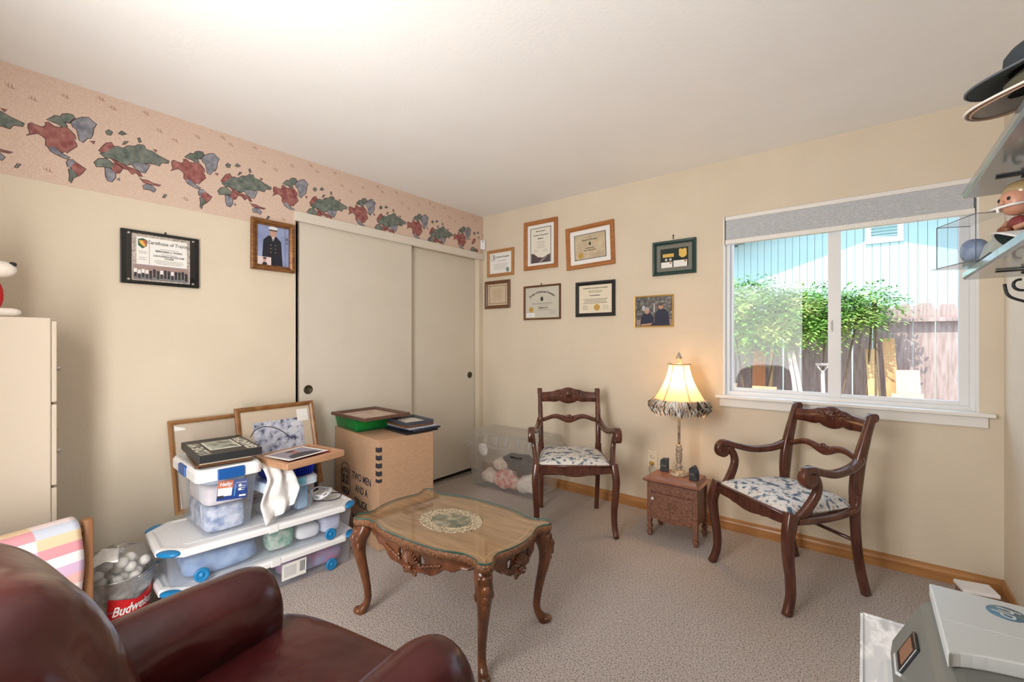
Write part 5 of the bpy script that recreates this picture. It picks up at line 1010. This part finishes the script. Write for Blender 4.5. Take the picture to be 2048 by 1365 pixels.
# ------------------------------------------------------------------ shelves on the right wall
shelf_m = mat('glossy_grey_shelf', (.22, .25, .28), .18, coat=.3)
iron = mat('wrought_iron', (.012, .013, .016), .45, .3)
def shelf(label, z, yb):
    t = thing('wall_shelf', label, 'shelf', (3.42, -1.9, z), 0, 'grey wall shelves')
    m = MB(); m.prism([(-.25, .006), (-.244, 0), (0, 0), (0, .034), (-.238, .034), (-.25, .026)], yb - (-1.9) - 1.62, yb - (-1.9), 'y'); m.build('board', shelf_m, t, bevel=.001)
    for yy in (yb + 1.9 - .25, yb + 1.9 - 1.2):
        m = MB(); m.tube([(-.205, yy, -.004), (-.004, yy, -.004)], 0, rect=(.005, .020), up=(0, 1, 0)); m.tube([(-.004, yy, -.002), (-.004, yy, -.22)], 0, rect=(.005, .020), up=(0, 1, 0))
        sc = []
        for k in range(20): a = PI / 2 - k * .33; r = .034 - .0012 * k; sc.append((-.150 + r * math.cos(a), yy, -.045 + r * math.sin(a)))
        m.tube(sc, 0, rect=(.007, .014), up=(0, 1, 0))
        m.tube(spline([(-.150 - .036, yy, -.045), (-.175, yy, -.085), (-.125, yy, -.11), (-.07, yy, -.135), (-.045, yy, -.18), (-.006, yy, -.205)], 5, False), 0, rect=(.007, .014), up=(0, 1, 0)); m.build('scroll_bracket', iron, t)
    return t
shelf('upper grey wall shelf with scroll brackets holding the hats', 1.770, -.86)
shelf('lower grey wall shelf with scroll brackets holding the display case', 1.470, -.86)
S2 = 1.5045; S1 = 1.8045
def hat(label, loc, rot, r, crown_h, cm, um, edge, bandc):
    t = thing('brimmed_hat', label, 'hat', loc, 0, 'hats piled on the upper shelf', rot=rot)
    def br(rr, z): return [(rr * math.cos(a) * 1.08, rr * math.sin(a) * .92, z + .018 * math.cos(2 * a) * (rr / r) ** 2) for a in [2 * PI * k / 40 for k in range(40)]]
    m = MB(); m.rings([br(r, .004), br(r * .9, .0), br(r * .6, .002), br(r * .56, .004)], cap=False); m.build('brim_underside', um, t)
    m = MB(); m.rings([br(r, .006), br(r * .9, .004), br(r * .58, .007), br(r * .545, .03), br(r * .50, crown_h * .8), br(r * .40, crown_h), br(r * .2, crown_h * .96), br(r * .03, crown_h * .9)], cap=False); m.build('crown', cm, t)
    m = MB(); m.rings([br(r * .56, .004), br(r * .53, .03), br(r * .47, crown_h * .7), br(r * .02, crown_h * .82)], cap=False); m.build('lining', black_m, t)
    for i, c in enumerate(edge): m = MB(); m.tube(br(r - .004 * i, .0045 - .003 * i), .0032, 6, closed=True); m.build('brim_trim', flat(c), t)
hat('tan brimmed hat with brown and white edge tipped over the upper shelf', (3.255, -1.58, 1.882), (RAD(5), RAD(-27), RAD(0)), .165, .042, mat('olive_felt', (.16, .15, .10), .9), mat('grey_tan_lining', (.46, .41, .35), .9), ((.80, .76, .70), (.16, .07, .04), (.55, .36, .26)), None)
hat('dark grey felt hat stacked behind the tan hat', (3.254, -1.575, 1.934), (RAD(5), RAD(-27), RAD(0)), .162, .055, mat('dark_felt_hat', (.035, .045, .055), .85), mat('dark_brim', (.07, .085, .095), .8), ((.10, .12, .14),), None)
# acrylic display case sticking out past the shelf
t = thing('acrylic_display_case', 'clear acrylic display case overhanging the lower shelf', 'display case', (3.094, -.935, S2), 22)
x0, x1, y0, y1, hh = 0, .10, -.20, 0, .155
m = MB()
for q in (((x0, y0, .004), (x1, y0, .004), (x1, y0, hh), (x0, y0, hh)), ((x0, y1, .004), (x1, y1, .004), (x1, y1, hh), (x0, y1, hh)), ((x0, y0, hh), (x1, y0, hh), (x1, y1, hh), (x0, y1, hh)), ((x0, y0, .004), (x0, y1, .004), (x0, y1, hh), (x0, y0, hh))): m.poly(list(q))
m.build('case_walls', acry_m, t, fix=False)
m = MB(); m.box(x0 - .012, x1, y0 - .012, y1 + .012, 0, .004); m.build('case_base', glass('acrylic_base', (.85, .88, .9), 1.4, .2, (.7, .75, .8)), t)
em = mat('dark_acrylic_edge', (.10, .11, .12), .2)
m = MB()
for a, b in (((x0, y0, .004), (x0, y0, hh)), ((x0, y1, .004), (x0, y1, hh)), ((x0, y0, hh), (x0, y1, hh)), ((x0, y0, .004), (x0, y1, .004)), ((x0, y0, hh), (x1, y0, hh)), ((x0, y1, hh), (x1, y1, hh)), ((x0, y0, .004), (x1, y0, .004))): m.tube([a, b], .0013, 4)
m.build('case_edges', em, t)
m = MB(); m.blob((0, 0, .045), (.035, .05, .040), .8, 18, 12, amp=.1, fr=12); o = m.build('blue_filler', mat('blue_filler', (.16, .22, .38), .5, 0, (.40, .48, .62), 18), None, loc=(3.18, -1.005, S2 + .005)); tag(o, 'blue keepsake shape made up for the acrylic display case', 'filler')  # made-up blue shape filling the bluish area of the case
t = thing('name_plate', 'grey green desk name plate reading BARNEY on the lower shelf', 'name plate', (3.176, -1.225, S2), 0)
m = MB(); m.prism([(-.004, 0), (.030, 0), (.012, .045), (.008, .045)], -.074, .078, 'y'); m.build('plate', mat('grey_green_plate', (.36, .38, .33), .4), t, bevel=.001)
Mt = Matrix.Translation((-.0005, 0, .011)) @ Matrix(((0, .26, -1, 0), (-1, 0, 0, 0), (0, 1, .26, 0), (0, 0, 0, 1)))
text('BARNEY', .028, ink_m, t, Mt @ Matrix.Translation((-.03, 0, 0)), bold=.0006, sx=.95)
# bobblehead figure and cap
t = thing('bobblehead_figure', 'bobblehead football player figurine with tan helmet on the lower shelf', 'figurine', (3.252, -1.185, S2), 0, rot=(0, 0, RAD(-60)))
sk = flat((.60, .30, .20), .35)
m = MB(); m.box(-.035, .035, -.03, .03, 0, .016); m.build('stand', mat('maroon_base', (.05, .02, .03), .3), t, bevel=.003)
m = MB(); m.blob((0, 0, .085), (.030, .022, .034), .8, 16, 10); m.build('jersey', mat('dark_red_jersey', (.22, .04, .04), .4), t)
for s in (-1, 1):
    m = MB(); m.tube([(s * .012, 0, .060), (s * .016, -.004, .038), (s * .016, 0, .016)], [.014, .012, .010], 10); m.build('leg', mat('white_pants', (.75, .73, .70), .4), t)
    m = MB(); m.tube([(s * .028, 0, .105), (s * .040, -.012, .085), (s * .022, -.034, .075)], [.011, .010, .008], 10); m.build('arm', sk, t)
m = MB(); m.blob((0, -.040, .075), (.020, .012, .012), .9, 14, 8); m.build('ball', flat((.20, .07, .03), .4), t)
m = MB(); m.blob((0, -.004, .162), (.038, .040, .042), .9, 20, 14); m.blob((0, -.044, .158), (.007, .007, .007), 1, 8, 6); m.build('head', sk, t)
for s in (-1, 1): m = MB(); m.blob((s * .015, -.041, .168), (.005, .003, .006), 1, 8, 6); m.build('eye', black_m, t)
hm = mat('tan_helmet', (.36, .26, .12), .25, coat=.4)
m = MB(); m.rings([[(.048 * math.cos(a) * k, .012 + .050 * math.sin(a) * k + (.004 if math.sin(a) < 0 else 0), zz) for a in [2 * PI * q / 28 for q in range(28)]] for k, zz in ((.96, .184), (1.0, .192), (.93, .205), (.75, .217), (.45, .224), (.05, .227))], cap=False); m.rings([[(.050 * math.cos(a) , .014 + .050 * math.sin(a), zz) for a in [RAD(-20) + RAD(220) * q / 20 for q in range(21)]] + [(.046 * math.cos(a) , .014 + .046 * math.sin(a), zz) for a in [RAD(200) - RAD(220) * q / 20 for q in range(21)]] for zz in (.140, .165, .190)]); m.build('helmet', hm, t)
m = MB(); m.blob((-.049, .012, .178), (.004, .016, .012), .9, 12, 8); m.build('helmet_decal', flat((.55, .10, .10), .3), t)
m = MB(); m.tube([(-.046, -.012, .150), (-.03, -.050, .145), (0, -.058, .143), (.03, -.050, .145), (.046, -.012, .150)], .004, 6); m.tube([(0, -.058, .143), (0, -.055, .128)], .004, 6); m.build('face_mask', wpaper_m, t)
t = thing('baseball_cap', 'white cap with dark brim underside beside the bobblehead', 'cap', (3.322, -1.39, S2 + .014), 0, rot=(0, 0, RAD(-90)))
m = MB(); m.rings([[(.088 * k * math.cos(a), .095 * k * math.sin(a), zz) for a in [2 * PI * q / 32 for q in range(32)]] for k, zz in ((1, .0), (1.0, .05), (.9, .095), (.68, .125), (.35, .142), (.03, .146))], cap=False); m.build('crown', mat('white_cotton', (.74, .74, .72), .8), t, solid=.002)
m = MB(); m.sheet(lambda u, v: ((u - .5) * 2 * .080, -.075 - .085 * v * math.sqrt(max(0, 1 - ((u - .5) * 2) ** 2 * .9)), .012 - .035 * ((u - .5) * 2) ** 2 + .012), 16, 6); m.build('brim', mat('white_brim', (.70, .70, .70), .7), t, solid=.003)
m = MB(); m.sheet(lambda u, v: ((u - .5) * 2 * .074, -.078 - .076 * v * math.sqrt(max(0, 1 - ((u - .5) * 2) ** 2 * .9)), .009 - .035 * ((u - .5) * 2) ** 2 + .012), 16, 6); m.build('brim_underside', mat('dark_brim_lining', (.03, .05, .045), .8), t)
# ------------------------------------------------------------------ printer on its table
TB = thing('printer_table', 'table under white veined cover holding the printer', 'table', (3.145, -2.60, 0), 0)
marb = ramp('white_veined_cover', [(.40, (.48, .48, .50)), (.47, (.70, .70, .72)), (.52, (.84, .84, .85)), (.60, (.62, .62, .65))], 22, 3, .5, (1.6, .6, 1))
m = MB(); m.box(-.265, .265, -.43, .435, .725, .75); m.build('table_top', marb, TB, bevel=.003)
m = MB(); m.box(-.266, -.262, -.43, .437, .55, .752); m.box(-.266, .266, .434, .438, .55, .752); m.build('cover_drop', marb, TB)
for sx in (-1, 1):
    for sy in (-1, 1): m = MB(); m.box(sx * .235 - .02, sx * .235 + .02, sy * .40 - .02, sy * .40 + .02, 0, .725); m.build('leg', cherry_m, TB, bevel=.003)
PR = thing('inkjet_printer', 'dark grey inkjet printer with lighter grey lid and small screen', 'printer', (3.165, -2.56, .7505), 0)
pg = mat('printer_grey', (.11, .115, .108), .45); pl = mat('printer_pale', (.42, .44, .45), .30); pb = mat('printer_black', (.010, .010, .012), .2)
# body profile across x: lip at the bottom, slanted panel, flat lid
m = MB(); m.prism([(-.238, .0), (.20, .0), (.20, .150), (-.208, .150), (-.222, .138), (-.250, .078), (-.252, .060)], -.215, .190, 'y'); m.build('printer_body', pg, PR, bevel=.008)
m = MB(); m.prism([(-.268, .010), (-.240, .006), (-.240, .058), (-.262, .052)], -.20, .178, 'y'); m.build('highlight_strip', pl, PR, bevel=.006)  # pale strip shaped and coloured as the highlight along the body's lower side
m = MB(); nn = 20; cv = [(-.212 + .417 * (i / nn) ** 1.6, .020 + .040 * math.sin(PI * .5 * min(1, i / nn * 1.6))) for i in range(nn + 1)]; m.prism(cv + [(.205, .193), (-.212, .193)], .150, .166, 'z'); m.build('lid', pl, PR, bevel=.002)
m = MB(); nn = 20; m.prism([(-.208 + .40 * i / nn, .098 + .024 * math.sin(PI * .5 * i / nn)) for i in range(nn + 1)] + [(-.208 + .40 * i / nn, .096 + .024 * math.sin(PI * .5 * i / nn)) for i in range(nn, -1, -1)], .1655, .1668, 'z'); m.build('lid_crease', pl, PR)
sp = thing('control_panel', None, None); sp.parent = PR; sp.location = (-.2375, .108, .1075); sp.rotation_euler = (0, RAD(25) , 0)
m = MB(); m.box(-.003, .001, -.021, .021, -.019, .019); m.build('screen_frame', pb, sp, bevel=.001); m = MB(); m.box(-.0036, -.003, -.015, .015, -.012, .013); m.build('screen', mat('brown_lcd', (.20, .11, .07), .15), sp); m = MB(); m.box(-.004, .001, -.021, .021, -.024, -.020); m.build('screen_bar', pl, sp)
m = MB(); m.lathe([(0, 0), (.017, 0), (.017, .0008), (0, .0008)], 28, (-.147, .158, .166)); lo = m.build('logo_disc', flat((.05, .12, .18), .3), PR)
text('hp', .027, pl, PR, Matrix.Translation((-.147, .158, .1672)) @ Matrix.Rotation(RAD(-90), 4, 'Z') @ Matrix.Translation((0, -.006, 0)), shear=.3, bold=.0003)
m = MB(); m.box(-.13, -.06, .064, .088, .166, .1666); m.build('sticker', mat('white_sticker', (.70, .72, .72), .4), PR)
# white topped block and white figurine in the corner below the shelves
t = thing('white_topped_block', 'wooden block with white top standing in the far corner', 'block', (3.275, -.36, 0), 12)
m = MB(); m.box(-.055, .055, -.045, .045, 0, .135); m.build('block', mat('brown_block', (.26, .15, .10), .6), t, bevel=.002); m = MB(); m.box(-.060, .060, -.050, .050, .135, .150); m.build('white_top', mat('white_painted_top', (.80, .78, .78), .4), t, bevel=.002)
m = MB(); m.blob((0, 0, .06), (.085, .045, .055), .9, 24, 14, amp=.15, fr=9); m.tube(spline([(.03, .01, .09), (.08, .02, .075), (.115, .03, .045), (.12, .03, .01)], 5, False), [.03] * 5 + [.026] * 5 + [.02] * 6, 12); o = m.build('white_figurine', mat('white_glazed_ceramic', (.80, .76, .78), .3), None, loc=(3.255, -.475, 0)); tag(o, 'white glossy figurine lying beside the white topped block', 'figurine')
